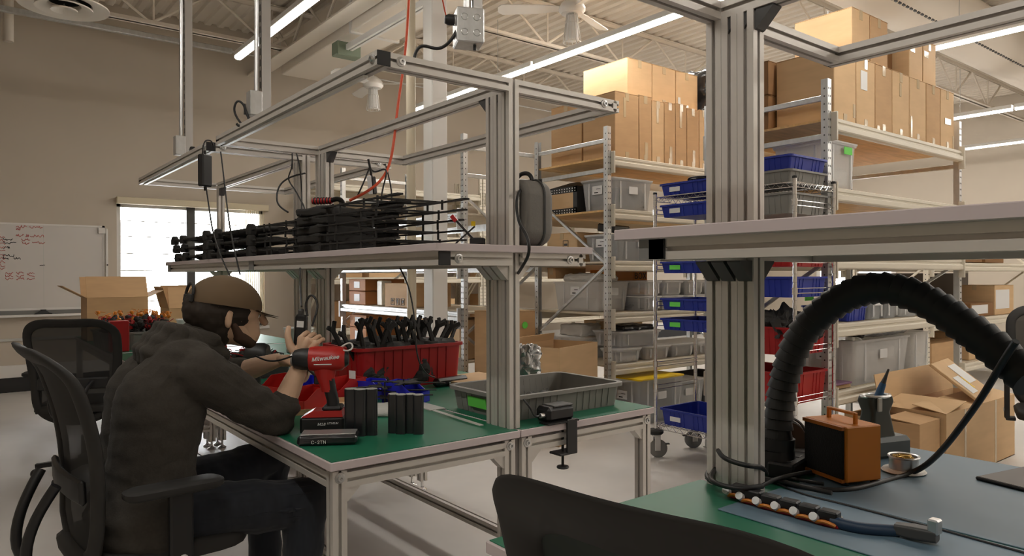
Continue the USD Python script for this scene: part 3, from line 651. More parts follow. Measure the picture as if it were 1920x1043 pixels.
for k, (x, z, w, h, m) in enumerate(((3.05, .6, .5, .35, 'carton_dark'), (3.05, 1.27, .45, .25, 'carton'), (3.6, 1.27, .5, .16, 'carton_light'), (3.6, .6, .6, .3, 'carton'), (5.6, .6, .6, .4, 'carton'), (5.6, 1.27, .5, .3, 'carton_light'), (4.4, .6, .6, .35, 'carton_light'))):
    carton(f'carton {"on the middle shelf" if z > 1 else "on the bottom shelf"} of the window wall rack, {["first", "first", "second", "second", "fourth", "third", "third"][k]} from the window', (x, 6.92, z), w, .5, h, m, group='cartons along the window wall')
for k, (x, z, w, h, m) in enumerate(((7.2, .79, .5, .2, 'carton'), (8.35, .79, .7, .16, 'carton_dark'), (9.1, .79, .65, .36, 'carton_light'), (8.2, 1.425, .5, .12, 'carton_dark'), (8.8, 1.425, .6, .14, 'carton_dark'), (7.3, .30, .8, .25, 'carton'), (8.3, .30, .7, .3, 'carton_light'))):
    carton(f'carton on the {["low", "middle", "top"][(z > .5)+(z > 1)]} shelf of the far right rack, {["first", "second", "third", "first", "second", "first", "second"][k]} from the left', (x, 1.28, z), w, .45, h, m, tag=[(.03, h*.2, w*.7, h*.65)] if k in (1, 2) else None, group='cartons on the far right rack')
# second window, far away in the right wall
w = thing('window_2', None, None, kind='structure')
part(w, 'window_frame', cat(bx(XR-.03, 4.7, .85, XR, 6.4, 1.75)), 'white'); part(w, 'pane', cat(bx(XR-.035, 4.8, .95, XR-.03, 5.45, 1.68), bx(XR-.035, 5.6, .95, XR-.03, 6.3, 1.68)), 'daylight')
# floor cartons in front of the right rack
def open_carton(label, loc, w, d, h, rz, m, flaps, name='open_carton'):
    t = thing(name, label, 'carton', loc, rz); k = .005
    part(t, 'body', cat(bx(0, 0, 0, w, k, h), bx(0, d-k, 0, w, d, h), bx(0, k, 0, k, d-k, h), bx(w-k, k, 0, w, d-k, h), bx(0, 0, 0, w, d, k)), m)
    for side, ln, ang in flaps:
        if side in 'fb': g = bx(0, -ln, -k/2, w, 0, k/2); g = mv(g, rx=-ang); g = mv(g, 0, 0, h) if side == 'f' else mv(mv(g, s=(1, -1, 1)), 0, d, h)
        else: g = bx(-ln, 0, -k/2, 0, d, k/2); g = mv(g, ry=ang); g = mv(g, 0, 0, h) if side == 'l' else mv(mv(g, s=(-1, 1, 1)), w, 0, h)
        if side in 'br': g.invert()
        part(t, 'flap', g, m)
    return t
t = open_carton('big open carton on the floor in front of the right rack, flaps half folded', (3.92, -.13, 0), 1.18, .40, .43, 0, 'carton_light', [('f', .2, 170), ('l', .32, 172), ('b', .2, 80)])
part(t, 'tape', cat(bx(.28, -.0012, 0, .31, .001, .43), bx(.80, -.0012, 0, .83, .001, .43)), 'tape'); part(t, 'red_contents', mv(crumple(1.0, .34, .36, 3, .08, 4), .58, .2, .008), 'tray_red')
open_carton('smaller open carton behind the big one on the floor, left', (3.62, -.10, 0), .28, .45, .40, 0, 'carton', [('f', .2, 175), ('b', .2, 160)])
t = thing('padded_envelope', 'tan padded envelope with white labels leaning on the big open carton', 'envelope', (4.62, .05, .56), rot=(38, 0, 8))
part(t, 'body', crumple(.46, .34, .02, 4, .2, 2, .2), 'carton_light', smooth=50); part(t, 'label_sticker', cat(bx(-.18, -.13, .021, -.04, .02, .0235), bx(.0, -.06, .021, .19, .11, .0235)), 'label'); part(t, 'yellow_strip', bx(-.03, -.1, .021, -.005, .0, .0236), 'yellow')
open_carton('large open cardboard box behind the grey divider tray', (2.72, 2.06, 0), .62, .42, .74, 18, 'carton_light', [('f', .15, 200), ('b', .06, 100)])
# ================================================================= WIRE CART WITH TRAYS
CX0, CX1, CY = 3.05, 3.498, (.355, .885, 1.415)
cart = thing('wire_cart', 'tall chrome wire cart on casters, loaded with blue, grey and red trays', 'cart', (0, 0, 0))
def shaft(z0, z1, r=.0125):
    P = [(0, z0)]; z = z0
    while z < z1-.001: P += [(r, z), (r, z+.048), (r*.86, z+.049), (r*.86, z+.051)]; z += .052
    return lathe(P+[(r, z1), (0, z1)], 12)
for x in (CX0, CX1):
    for y in CY:
        part(cart, 'post', mv(shaft(.15, 1.865), x, y), 'chrome', smooth=40)
        part(cart, 'post_cap', mv(lathe([(.0145, 1.855), (.0145, 1.868), (.008, 1.872), (0, 1.872)], 12), x, y), 'black')
for x in (CX0, CX1):
    for y in (CY[0], CY[2]):
        a = (-32 if y > 1 else -24)+(180 if x == CX1 else 0)
        part(cart, 'caster_bumper', mv(lathe([(.0, .165), (.045, .165), (.055, .175), (.055, .19), (.045, .2), (0, .2)], 20), x, y), 'rubber', smooth=40)
        fk = cat(bx(-.012, -.022, .05, .03, -.018, .16, .002), bx(-.012, .018, .05, .03, .022, .16, .002), bx(-.022, -.022, .15, .03, .022, .165))
        part(cart, 'caster_fork', mv(fk, x, y, 0, rz=a), 'steel')
        wh = mv(lathe([(0, -.016), (.050, -.016), (.064, -.010), (.064, .010), (.050, .016), (0, .016)], 28), rx=90); wh = mv(wh, .018, 0, .064)
        part(cart, 'caster_wheel', mv(wh, x, y, 0, rz=a), 'grey', smooth=40)
        part(cart, 'brake_lever', mv(bx(.06, -.012, .09, .10, .012, .098, .002), x, y, 0, rz=a), 'black')
def wire_shelf(z):
    g = []
    for dz in (0, -.03): g.append(tube([(CX0, CY[0], z+dz), (CX1, CY[0], z+dz), (CX1, CY[2], z+dz), (CX0, CY[2], z+dz)], .0032, 6, closed=True))
    for (x0, y0, x1, y1) in ((CX0, CY[0], CX0, CY[2]), (CX1, CY[0], CX1, CY[2]), (CX0, CY[0], CX1, CY[0]), (CX0, CY[2], CX1, CY[2])):
        L = math.hypot(x1-x0, y1-y0); k = int(L/.03)
        g.append(tube([(x0+(x1-x0)*i/k, y0+(y1-y0)*i/k, z-(.03 if i % 2 else 0)) for i in range(k+1)], .0024, 5))
    part(cart, 'shelf_rim', cat(g), 'chrome', smooth=40)
    part(cart, 'shelf_wires', cat([tube([(CX0, y, z), (CX1, y, z)], .002, 5) for y in np.arange(CY[0]+.02, CY[2], .026)]+[tube([(x, CY[0], z-.004), (x, CY[2], z-.004)], .0028, 5) for x in (CX0+.11, CX0+.225, CX0+.34)]), 'chrome', kind='stuff')
wire_shelf(1.835); wire_shelf(.235)
LB = [1.690, 1.300, 1.045, .905, .62, .46]; RBZ = [1.66, 1.335, 1.15, .80, .50, .30]
for bay, zs in ((1, LB), (0, RBZ)):
    for z in zs:
        zz = z+(.07 if z in (1.66,) else .055)
        for y, s in ((CY[bay], 1), (CY[bay+1], -1)):
            part(cart, 'slide_rail', cat(tube([(CX0, y+s*.018, zz), (CX1, y+s*.018, zz)], .003, 6), tube([(CX0, y+s*.018, zz-.03), (CX1, y+s*.018, zz-.03)], .003, 6), tube([(CX0, y, zz), (CX0, y+s*.018, zz)], .004, 6), tube([(CX1, y, zz), (CX1, y+s*.018, zz)], .004, 6), mv(lathe([(.0165, -.02), (.0165, .02)], 10), CX0, y, zz-.015)), 'chrome')
def tray(m, h, lab, loc, label, group, fill=None):
    t = thing('divider_tray', label, 'tray', loc, group=group)
    part(t, 'shell', tub(.44, .485, h, .003, .94, .014, .012, .018, .04), m, smooth=30)
    if lab: part(t, 'label_card', bx(-.207, .06, h*.30, -.2045, .15, h*.30+min(.032, h*.45)), lab)
    if fill: fill(t, h)
    return t
protos = {}
def put(key, m, h, lab, z, bay, label, fill=None):
    loc = (CX0+.222, (CY[bay]+CY[bay+1])/2, z); g = None
    if key in protos and fill is None: return dup(protos[key], loc, label=label)
    t = tray(m, h, lab, loc, label, g, fill); protos.setdefault(key, t); return t
put('bw', 'tray_blue', .085, 'label', 1.838, 1, 'blue tray with a white card on top of the wire cart, left')
put('bw', 'tray_blue', .085, 'label', 1.690, 1, 'blue tray with a white card just under the cart\'s top shelf, left')
put('bg', 'tray_blue', .080, 'lime', 1.300, 1, 'blue tray with a lime card, highest of three at the left of the cart')
put('bg', 'tray_blue', .080, 'lime', 1.045, 1, 'blue tray with a lime card, middle of three at the left of the cart')
put('bg', 'tray_blue', .080, 'lime', .905, 1, 'blue tray with a lime card, lowest of three at the left of the cart')
put('bw2', 'tray_blue', .115, 'label', .240, 1, 'blue tray on the bottom shelf of the wire cart, white card')
put('g0', 'tray_grey', .080, None, 1.838, 0, 'grey tray under the blue one on top of the wire cart, right')
put('b0', 'tray_blue', .085, None, 1.920, 0, 'blue tray stacked on the grey tray on top of the wire cart')
put('gw', 'tray_grey', .125, 'label', 1.655, 0, 'grey tray just under the cart\'s top shelf, right')
put('r0', 'tray_red', .10, None, 1.335, 0, 'shallow red tray at the right of the wire cart, highest red one')
put('bw3', 'tray_blue', .125, 'label', 1.15, 0, 'deep blue tray with a white card at the right of the wire cart')
def black_parts(t, h): part(t, 'black_parts', mv(crumple(.36, .40, h+.06, 4, .5, 77, .2), z=.006), 'soft_black')
put('r1', 'tray_red', .17, 'label', .80, 0, 'deep red tray heaped with black parts at the right of the cart', black_parts)
put('r2', 'tray_red', .19, None, .505, 0, 'deep empty red tray low at the right of the wire cart')
one('cable_tangle', 'tangle of black and white leads in the topmost left blue tray', 'cable', cat([tube(spline([(rng.uniform(-.1, .1), rng.uniform(-.15, .15), rng.uniform(.0, .13)) for _ in range(6)], 30), .005, 6) for _ in range(7)]), 'soft_black', (3.30, 1.15, 1.85))
# ================================================================= ON THE LEFT BENCHES
ZT = .752
t = thing('divider_tray', 'long shallow grey divider tray with a lime card on the right front bench', 'tray', (1.03, .31, ZT))
part(t, 'shell', tub(.62, .42, .095, .003, .95, .018, .014, .03, .036), 'tray_grey', smooth=30)
part(t, 'label_card', mv(bx(-.002, -.05, 0, .002, .07, .04), -.2885, 0, .026, ry=-8), 'lime')
one('black_screw_parts', 'small heap of black parts with pale tips lying in the long grey tray', 'parts', crumple(.16, .11, .03, 4, .6, 5, .3), 'soft_black', (1.12, .36, ZT+.004), smooth=60)
g = [tube([(0, 0, 0), (rng.uniform(-.03, .03), rng.uniform(-.03, .03), rng.uniform(.02, .045))], .0018, 5) for _ in range(26)]
g = [mv(a, rng.uniform(-.11, .12), rng.uniform(-.07, .07), .0) for a in g]
one('pale_pins', 'scatter of pale pins standing in the black parts of the long grey tray', 'pins', cat(g), 'grey', (1.12, .36, ZT+.008), kind='stuff')
t = thing('desk_clamp', 'black device screwed to the bench edge by a C-clamp', 'clamp', (.905, .0, ZT))
part(t, 'housing', cat(bx(-.075, .005, .004, .055, .085, .058, .012)), 'black'); part(t, 'top_cover', bx(-.045, .01, .055, .05, .08, .062, .004), 'dark_grey')
part(t, 'clamp_bracket', cat(bx(.0, -.012, -.115, .05, -.003, .01, .002), bx(-.035, -.012, -.118, .05, .05, -.110, .002), bx(-.09, -.01, 0, .06, .04, .006)), 'black')
part(t, 'clamp_screw', cat(tube([(.005, .02, -.165), (.005, .02, -.03)], .005, 8), mv(lathe([(0, 0), (.021, 0), (.023, .004), (.021, .008), (0, .008)], 20), .005, .02, -.172)), 'black'); part(t, 'socket', mv(tube([(-.095, .03, .03), (-.075, .03, .03)], .009, 10)), 'steel')
part(t, 'lead', tube(spline([(-.18, .02, .10), (-.165, .0, .07), (-.13, .015, .035), (-.095, .03, .03)], 16), .0035, 6), 'black')
# heat gun
t = thing('heat_gun', 'red and black cordless heat gun standing on its battery on the front bench', 'tool', (.150, .388, ZT), 148)
part(t, 'battery', bx(-.070, -.040, 0, .076, .040, .060, .008), 'black')
part(t, 'battery_top', loft([np.array([(-.066, -.038, .059), (.072, -.038, .059), (.072, .038, .059), (-.066, .038, .059)]), np.array([(-.062, -.035, .080), (.035, -.035, .080), (.035, .035, .080), (-.062, .035, .080)])]), 'red')
part(t, 'foot', bx(-.062, -.036, .078, .004, .036, .094, .006), 'black')
def sect(z, x, a, b): return np.array([(x+a*math.cos(q), b*math.sin(q), z) for q in np.arange(16)*np.pi/8])
part(t, 'handle', loft([sect(.083, -.030, .022, .019), sect(.11, -.028, .021, .018), sect(.15, -.018, .022, .019), sect(.185, -.008, .026, .021), sect(.222, 0, .033, .026)]), 'black', smooth=50)
part(t, 'handle_panel', loft([sect(.14, -.014, .023, .0195), sect(.185, -.004, .030, .0225), sect(.225, .0, .042, .029)]), 'red', smooth=50)
part(t, 'trigger', bx(.014, -.009, .165, .034, .009, .195, .004), 'black')
bz = .252
part(t, 'barrel', mv(lathe([(0, -.072), (.028, -.072), (.040, -.060), (.043, -.03), (.043, .03), (.040, .048), (.036, .05), (0, .05)], 28), 0, 0, bz, ry=90), 'red', smooth=40)
part(t, 'nozzle', mv(lathe([(.0, .048), (.038, .048), (.037, .075), (.031, .098), (.022, .104), (.018, .098), (.016, .07), (0, .07)], 28), 0, 0, bz, ry=90), 'black', smooth=40)
part(t, 'nozzle_ring', mv(lathe([(.021, .102), (.024, .104), (.023, .109), (.019, .109), (.018, .099)], 24), 0, 0, bz, ry=90), 'steel', smooth=40)
part(t, 'hang_hook', tube(spline([(-.05, -.012, bz+.035), (-.088, -.012, bz+.05), (-.095, 0, bz+.04), (-.088, .014, bz+.03), (-.06, .014, bz+.03)], 20), .003, 6), 'white')
part(t, 'rear_cap', mv(lathe([(0, -.082), (.022, -.082), (.030, -.071), (0, -.07)], 20), 0, 0, bz, ry=90), 'black', smooth=40)
def side_text(txt, h, x, z, y, slant=0):
    m = meshkit.text_mesh(txt, h, .0012, True); v = m.vertices
    return TM(np.c_[x-(v[:, 0]+v[:, 1]*.2), y+v[:, 2], z+v[:, 1]+v[:, 0]*slant], m.faces)
part(t, 'logo_lettering', cat(side_text('Milwaukee', .013, .036, bz-.004, .0425, .10), bx(-.03, .0415, bz-.016, .028, .0436, bz-.013)), 'label')
part(t, 'battery_marking', cat(side_text('M18', .009, .018, .032, .0398), side_text('LITHIUM', .006, -.014, .036, .0398), bx(-.045, .0395, .016, .02, .0409, .0175)), 'label')
# shrink tube bundles: flattened sleeves standing on end
def sleeves(label, loc, rz, n, h, w=.036):
    t = thing('shrink_tube_bundle', label, 'tubing', loc, rz)
    for k in range(n):
        x = (k-(n-1)/2)*w*.82; dy = .006*(-1)**k
        ring0 = np.array([(x+w/2*math.cos(a), dy+.019*math.sin(a)*(1+.25*math.cos(2*a)), 0) for a in np.arange(20)*np.pi/10])
        R = [ring0*np.array([s, s, 1])+np.array([x*(1-s), dy*(1-s), z]) for z, s in ((0, 1), (h*.3, 1.01), (h*.7, .99), (h, 1.02))]
        R += [R[-1]*np.array([.9, .8, 1])+np.array([x*.1, dy*.2, 0]), R[-1]*np.array([.9, .8, 1])+np.array([x*.1, dy*.2, -.004])]
        part(t, 'sleeve', loft(R), 'bag', smooth=50)
        part(t, 'sleeve_end', mv(prism([(x+w*.47*math.cos(a), dy+.0178*math.sin(a)) for a in np.arange(16)*np.pi/8], .002), z=h-.0005), 'tape_white')
    return t

sleeves('taller bundle of black shrink sleeves standing beside the heat gun', (.228, .272, ZT), -38, 3, .155, .042)
sleeves('shorter bundle of four black shrink sleeves standing on the front bench', (.362, .205, ZT), -42, 4, .132, .036)
t = thing('foil_pouch', 'dark foil pouch lying at the front edge of the front bench', 'pouch', (.10, .235, ZT), -32)
part(t, 'body', crumple(.185, .085, .034, 3, .12, 12, .25), 'bag', smooth=50); part(t, 'silver_top', mv(crumple(.17, .07, .004, 3, .4, 14, .3), z=.032), 'foil', smooth=50)

m = meshkit.text_mesh('C-2TN', .010, .001); part(t, 'lettering', TM(np.c_[m.vertices[:, 0]-.05, -.0445-m.vertices[:, 2], m.vertices[:, 1]+.008], m.faces), 'label')
one('paper_scrap', 'small white paper scrap at the bench edge by the man\'s elbow', 'paper', bx(-.03, -.02, 0, .03, .02, .001), 'white', (.02, .66, ZT), 20)
# cardboard tray and small bins in front of the man
t = thing('cardboard_tray', 'shallow cardboard tray under the small red bins', 'tray', (.27, .83, ZT), -20)
part(t, 'body', tub(.36, .24, .022, .004, 1, .001, .004, .004), 'carton_light')
def hopper(label, m, loc, rz, s=1.0, tag=False):
    t = thing('hopper_bin', label, 'bin', loc, rz); w, d, h = .105*s, .14*s, .075*s
    side = Polygon([(0, 0), (d, 0), (d, h), (d*.45, h), (d*.12, h*.55), (0, h*.5)])
    for y in (-w/2, w/2-.003): part(t, 'side_wall', TM(np.c_[prism(side, .003).vertices[:, 0], prism(side, .003).vertices[:, 2]+y, prism(side, .003).vertices[:, 1]], prism(side, .003).faces[:, ::-1]), m)
    part(t, 'tub', cat(bx(0, -w/2, 0, d, w/2, .003), bx(d-.003, -w/2, 0, d, w/2, h), bx(0, -w/2, 0, .003, w/2, h*.5)), m)
    part(t, 'rim', bx(d-.006, -w/2-.003, h-.005, d+.004, w/2+.003, h), m)
    if tag: part(t, 'label_card', bx(-.002, -.02, h*.1, .0, .02, h*.42), 'green')
    return t
hopper('small red hopper bin in the cardboard tray, green card on its front', 'red', (.20, .80, ZT+.006), 20, 1.1, True)
hopper('small red hopper bin right of the heat gun, at the end of the cardboard tray', 'red', (.42, .98, ZT), 15, 1.15)
hopper('small blue hopper bin behind the heat gun', 'bin_blue', (.36, 1.16, ZT), 25, 1.0)
hopper('red hopper bin beyond the man\'s hands', 'red', (.26, 1.25, ZT), 25, 1.1)
one('white_tag', 'white printed tag stuck on the rim of the red bin by the heat gun', 'tag', bx(0, -.02, 0, .003, .02, .035), 'label', (.52, .955, ZT+.086), 15)
hopper('blue hopper bin leaning by the grey tray, larger', 'bin_blue', (.70, .66, ZT), 120, 1.15)
hopper('blue hopper bin behind the black plates', 'bin_blue', (.66, .86, ZT), 120, 1.0)
# big red bin with black arms
bn = thing('parts_bin', 'big red bin bristling with black forked arms on the left benches', 'bin', (.895, 1.27, ZT))
part(bn, 'shell', tub(.60, .42, .20, .004, .95, .016, .014, .03, .05), 'tray_red', smooth=30)
part(bn, 'black_filling', mv(crumple(.52, .36, .205, 4, .2, 41, .1), z=.006), 'soft_black')
def arm():
    m = cat(along(bx(-.011, -.006, 0, .011, .006, .20, .003), (0, 0, 0), (0, 0, 1)), mv(bx(-.010, -.006, 0, .010, .006, .042, .003), .004, 0, .19, ry=38), mv(bx(-.010, -.006, 0, .010, .006, .030, .003), -.002, 0, .19, ry=-32), mv(lathe([(0, -.008), (.013, -.008), (.013, .008), (0, .008)], 10), .0, 0, .19, rx=90))
    return m
am = arm(); k = 0; first_arm = None
spots = [(-.25, -.12, -34), (-.235, .0, -28), (-.20, -.10, -12), (-.19, .06, 14), (-.17, -.13, 22)]+[(-.13+.019*i, -.14+.07*(i % 4), (24 if i % 2 else -20)+3*(i % 3)) for i in range(20)]+[(.225, -.12, 34), (.24, .02, 36), (.20, .1, 30)]
spots.sort(key=lambda s: s[0]*.788-s[1]*.616)
ORN = lambda k: f'{k+1}{"th" if 10 < k+1 < 14 else {1: "st", 2: "nd", 3: "rd"}.get((k+1) % 10, "th")}'
for x, y, a in spots:
    lab = f'black forked arm sticking out of the big red bin, {ORN(k)} from the left'
    loc = (.895+x, 1.27+y, ZT+.11)
    if first_arm is None: first_arm = one('forked_arm', lab, 'arm', am, 'soft_black', loc, rot=(0, a, 0), group='forked arms in the big red bin', smooth=40)
    else: dup(first_arm, loc, rot=(0, a, 12*((k*7) % 5-2)), label=lab, group='forked arms in the big red bin')
    k += 1
# black plates, papers and packets between the bins
def plate():
    P = [Polygon([(-.16, -.012), (.16, -.006), (.16, .006), (-.16, .012)]), Polygon([(-.06, -.035), (.02, -.04), (.05, 0), (.02, .04), (-.06, .035)]), Polygon([(-.03, -.09), (-.012, -.09), (.012, .09), (-.006, .09)])]
    return prism(unary_union(P), .004)
pl = one('black_plate', 'black cut plate lying on papers beside the blue bins, lowest of the pile', 'plate', plate(), 'soft_black', (.60, .72, ZT+.03), -25, group='black cut plates')
for k, (dx, dy, dz, a) in enumerate(((.03, .02, .02, -35), (-.02, .05, .04, -12), (.06, -.01, .055, -48))):
    dup(pl, (.60+dx, .72+dy, ZT+.03+dz), a, label=f'black cut plate beside the blue bins, {["second", "third", "topmost"][k]} in the pile', group='black cut plates')
one('plate_spacer', 'thin black stand rods under the black cut plates', 'rods', cat([tube([(x, y, 0), (x, y, .10)], .003, 6) for x, y in ((-.05, -.02), (.05, .0), (0, .05))]), 'black', (.60, .73, ZT))
one('white_sheet', 'crumpled white sheets under the black plates', 'paper', crumple(.30, .22, .018, 4, .6, 8, .3), 'tape_white', (.47, .60, ZT), -30, smooth=60)
one('black_sleeve', 'rolled black printed sleeve lying in front of the red bin', 'sleeve', cat(mv(bx(-.10, -.025, 0, .10, .025, .04, .012), rz=8)), 'bag', (1.06, 1.0, ZT+.002))
one('sleeve_label', 'white printing strip on the rolled black sleeve', 'label', bx(-.03, -.0275, .012, .03, -.0255, .022), 'label', (1.06, 1.0, ZT), 8)
one('aluminium_rule', 'thin pale rule lying on the front bench by the post', 'rule', bx(-.008, -.20, 0, .008, .2, .003), 'white', (.642, .34, ZT+.0), -3)
one('pale_offcut', 'flat pale offcut under the grey tray\'s left end', 'offcut', bx(-.02, -.11, 0, .05, .11, .004), 'tape_white', (.655, .60, ZT))
one('foil_bag', 'crumpled silver bubble bag standing behind the grey tray', 'bag', crumple(.11, .10, .20, 4, .35, 61, .2), 'foil', (1.30, .70, ZT), smooth=30)
one('scattered_black_clips', 'row of small black clips behind the grey tray', 'clips', cat([mv(bx(-.008, -.005, 0, .008, .005, .014, .002), .03*i, .012*(i % 2), 0, rz=i*40) for i in range(9)]), 'black', (1.06, .66, ZT), kind='stuff')
for k in range(2): one('stacked_board', f'flat tan board, {["lower", "upper"][k]} of two on the far bench beyond the post', 'board', bx(-.16, -.13, 0, .16, .13, .012), 'carton_light', (1.2, 1.0+k*.02, ZT+.012*k), k*6)
# second bench: motor assemblies beyond the man's hands
def motors(n, seed, w, d, h, rs):
    r = np.random.default_rng(seed); g = []
    for _ in range(n):
        x, y = r.uniform(-w/2, w/2), r.uniform(-d/2, d/2); q = r.uniform(0, 180); g.append(mv(lathe([(0, 0), (rs, 0), (rs, rs*1.5), (rs*.7, rs*1.9), (0, rs*1.9)], 10), x, y, r.uniform(0, h), rx=r.uniform(-50, 50), rz=q))
        g.append(mv(tube(spline([(0, 0, 0), (r.uniform(-.04, .04), r.uniform(-.04, .04), .03), (r.uniform(-.06, .06), r.uniform(-.06, .06), r.uniform(0, .05))], 8), .0025, 5), x, y, h*.6))
    return cat(g)
t = thing('motor_crate', 'open crate of black and red motors on the bench beyond the man\'s hands', 'crate', (.42, 1.98, ZT))
part(t, 'shell', tub(.34, .34, .10, .004, .95), 'dark_grey'); part(t, 'motors', mv(motors(40, 4, .27, .27, .10, .018), z=.02), 'soft_black', kind='stuff'); part(t, 'red_caps', mv(motors(14, 5, .27, .27, .12, .012), z=.03), 'tray_red', kind='stuff')
t = thing('black_spool', 'black round spool head standing among the motors by the raised hand', 'spool', (.30, 1.52, ZT), rz=-35)
part(t, 'drum', mv(lathe([(0, -.05), (.045, -.05), (.055, -.03), (.055, .03), (.045, .05), (0, .05)], 24), 0, 0, .16, ry=90), 'black', smooth=40); part(t, 'stand', cat(bx(-.03, -.03, 0, .03, .03, .012), bx(-.012, -.012, .01, .012, .012, .12)), 'black')
# ================================================================= ON THE UPPER SHELVES
ZS = 1.39
# skeleton airframe layers, stacked
def layer():
    P = []
    for s in (-1, 1):
        P += [Polygon([(s*.140-.006, -.30), (s*.140+.006, -.30), (s*.140+.005, .30), (s*.140-.005, .30)])]
        for e in (-1, 1): P.append(Polygon([(s*.140-.012, e*.33), (s*.140+.012, e*.33), (s*.140+.014, e*.27), (s*.140, e*.22), (s*.140-.014, e*.27)]))
    P += [Polygon([(-.145, y-.008), (.145, y-.008), (.145, y+.008), (-.145, y+.008)]) for y in (-.16, .16, -.05)]
    P += [Polygon([(-.03, -.11), (.03, -.11), (.045, 0), (.03, .11), (-.03, .11), (-.045, 0)])]
    P += [Polygon([(-.145, .10), (-.13, .085), (.0, .0), (.13, -.085), (.145, -.10), (.135, -.12), (0, -.03), (-.135, .08)])]
    return unary_union(P)
LY = layer()
def make_layer(label, loc, rz=0):
    t = thing('airframe_layer', label, 'airframe', loc, rz, group='stacked skeleton airframes')
    part(t, 'plate', prism(LY, .006, .026), 'soft_black')
    part(t, 'hub', bx(-.03, -.05, .012, .03, .05, .027, .004), 'soft_black')
    for x in (-.14, .14):
        for y in (-.16, -.05, .16, .23): part(t, 'standoff', tube([(x, y, 0), (x, y, .038)], .0045, 6), 'soft_black')
    return t
lay0 = None
for s, (cx, cy, n, a, where) in enumerate(((.515, .62, 5, 0, 'front stack'), (.505, 1.36, 4, -2, 'stack by the far post'))):
    for k in range(n):
        lab = f'black skeleton airframe layer, {ORD[k]} from the shelf in the {where}'
        loc = (cx+.006*((k*5) % 3-1), cy+.012*((k*7) % 4-1.5), ZS+.0385*k)
        if lay0 is None: lay0 = make_layer(lab, loc, a)
        else: dup(lay0, loc, a+(k % 2)*3, label=lab, group='stacked skeleton airframes')
for k in range(5):
    one('stacked_airframe', f'dense black airframe body block, {ORD[k]} from the shelf in the middle stack', 'airframe', mv(crumple(.30, .24, .0375, 3, .25, 70+k, .2)), 'soft_black', (.515, 1.06, ZS+.039*k), 4*k, group='dense airframe bodies', smooth=40)
# sealed airframes on the farther shelf
def airframe(label, loc, rz):
    t = thing('folded_airframe', label, 'airframe', loc, rz, group='folded airframes on the far shelf')
    def el(y, a, b, z): return np.array([(a*math.cos(q), y, z+b*math.sin(q)) for q in np.arange(14)*2*np.pi/14])
    part(t, 'fuselage', loft([el(-.40, .03, .012, .03), el(-.30, .07, .022, .03), el(-.10, .085, .028, .03), el(.12, .075, .027, .03), el(.26, .05, .022, .032), el(.36, .03, .018, .03), el(.42, .006, .006, .028)]), 'soft_black', smooth=50)
    for s in (-1, 1):
        part(t, 'arm', cat(bx(s*.13-.012, -.34, .02, s*.13+.012, .40, .034, .004), mv(bx(-.075, -.012, .018, .075, .012, .034, .004), s*.075, .10), mv(bx(-.075, -.012, .018, .075, .012, .034, .004), s*.075, -.14)), 'soft_black')
        for y in (-.30, .20, .40): part(t, 'motor_pod', mv(lathe([(0, 0), (.024, 0), (.027, .02), (.022, .05), (.014, .056), (0, .056)], 14), s*.13, y, .0), 'soft_black', smooth=40)
    part(t, 'tail_rod', tube([(-.02, .40, .03), (-.02, .55, .032)], .004, 6), 'soft_black'); part(t, 'tail_knob', mv(lathe([(0, 0), (.012, .004), (.017, .018), (.012, .032), (0, .036)], 12), -.02, .55, .012), 'soft_black', smooth=50)
    return t
af = None
for s, (cx, cy, n, a) in enumerate(((.50, 2.95, 3, 0), (.50, 2.14, 3, 1))):
    for k in range(n):
        lab = f'black folded airframe, {["bottom", "middle", "top"][k]} of the {["stack at the far shelf end", "stack beside the near post of the far shelf"][s]}'
        loc = (cx, cy+.02*k, ZS+.058*k)
        if af is None: af = airframe(lab, loc, a)
        else: dup(af, loc, a+k, label=lab)
# air tool with red grip, black tool, knobs
t = thing('air_tool', 'air blow gun with a ribbed red grip on the middle stack', 'tool', (.47, 1.0, ZS+.197), 130)
part(t, 'grip', tube([(.02, 0, .03), (.11, 0, .028)], .014, 12), 'tray_red', smooth=40); part(t, 'grip_rib', cat([mv(lathe([(.0155, -.003), (.0165, 0), (.0155, .003)], 14), .03+.014*k, 0, .0295, ry=90) for k in range(6)]), 'black'); part(t, 'body', tube(spline([(.02, 0, .03), (-.01, 0, .035), (-.03, 0, .02), (-.035, 0, .0)], 14), .011, 10), 'black', smooth=40)
t = thing('red_tipped_tool', 'small black tool with a red tip propped up on the shelf near the post', 'tool', (.62, .13, ZS), -52)
part(t, 'base', bx(-.035, -.018, 0, .015, .018, .03, .004), 'black'); part(t, 'lever', bar((-.02, 0, .02), (-.09, 0, .095), .008), 'black'); part(t, 'tip', bar((-.088, 0, .09), (-.105, 0, .11), .014), 'tray_red')
part(t, 'strut', bar((-.10, 0, .003), (-.02, 0, .07), .005), 'black'); part(t, 'knob', mv(lathe([(0, 0), (.008, 0), (.008, .016), (0, .016)], 10), -.025, 0, .072), 'yellow')
one('black_connector_leads', 'thin black leads and a connector lying at the shelf\'s front near the post', 'lead', cat(tube(spline([(-.1, .02, .004), (-.04, -.01, .006), (.02, .015, .005), (.07, .0, .006)], 20), .003, 6), bx(.065, -.012, 0, .1, .012, .022, .003)), 'black', (.66, .22, ZS), -50)
t = thing('tool_case', 'grey hard shell zip case standing on the shelf behind the front post', 'case', (.795, .10, ZS))
def caseshell(x0, x1, w, h):
    R = []
    for x, k in ((x0, .86), (x0+.008, .94), (x0+.02, .985), ((x0+x1)/2, 1), (x1-.02, .985), (x1-.008, .94), (x1, .86)):
        R.append(np.array([(x, a*k, b*k+h/2) for a, b in rrect(w, h, .06, 6)]))
    return loft(R)

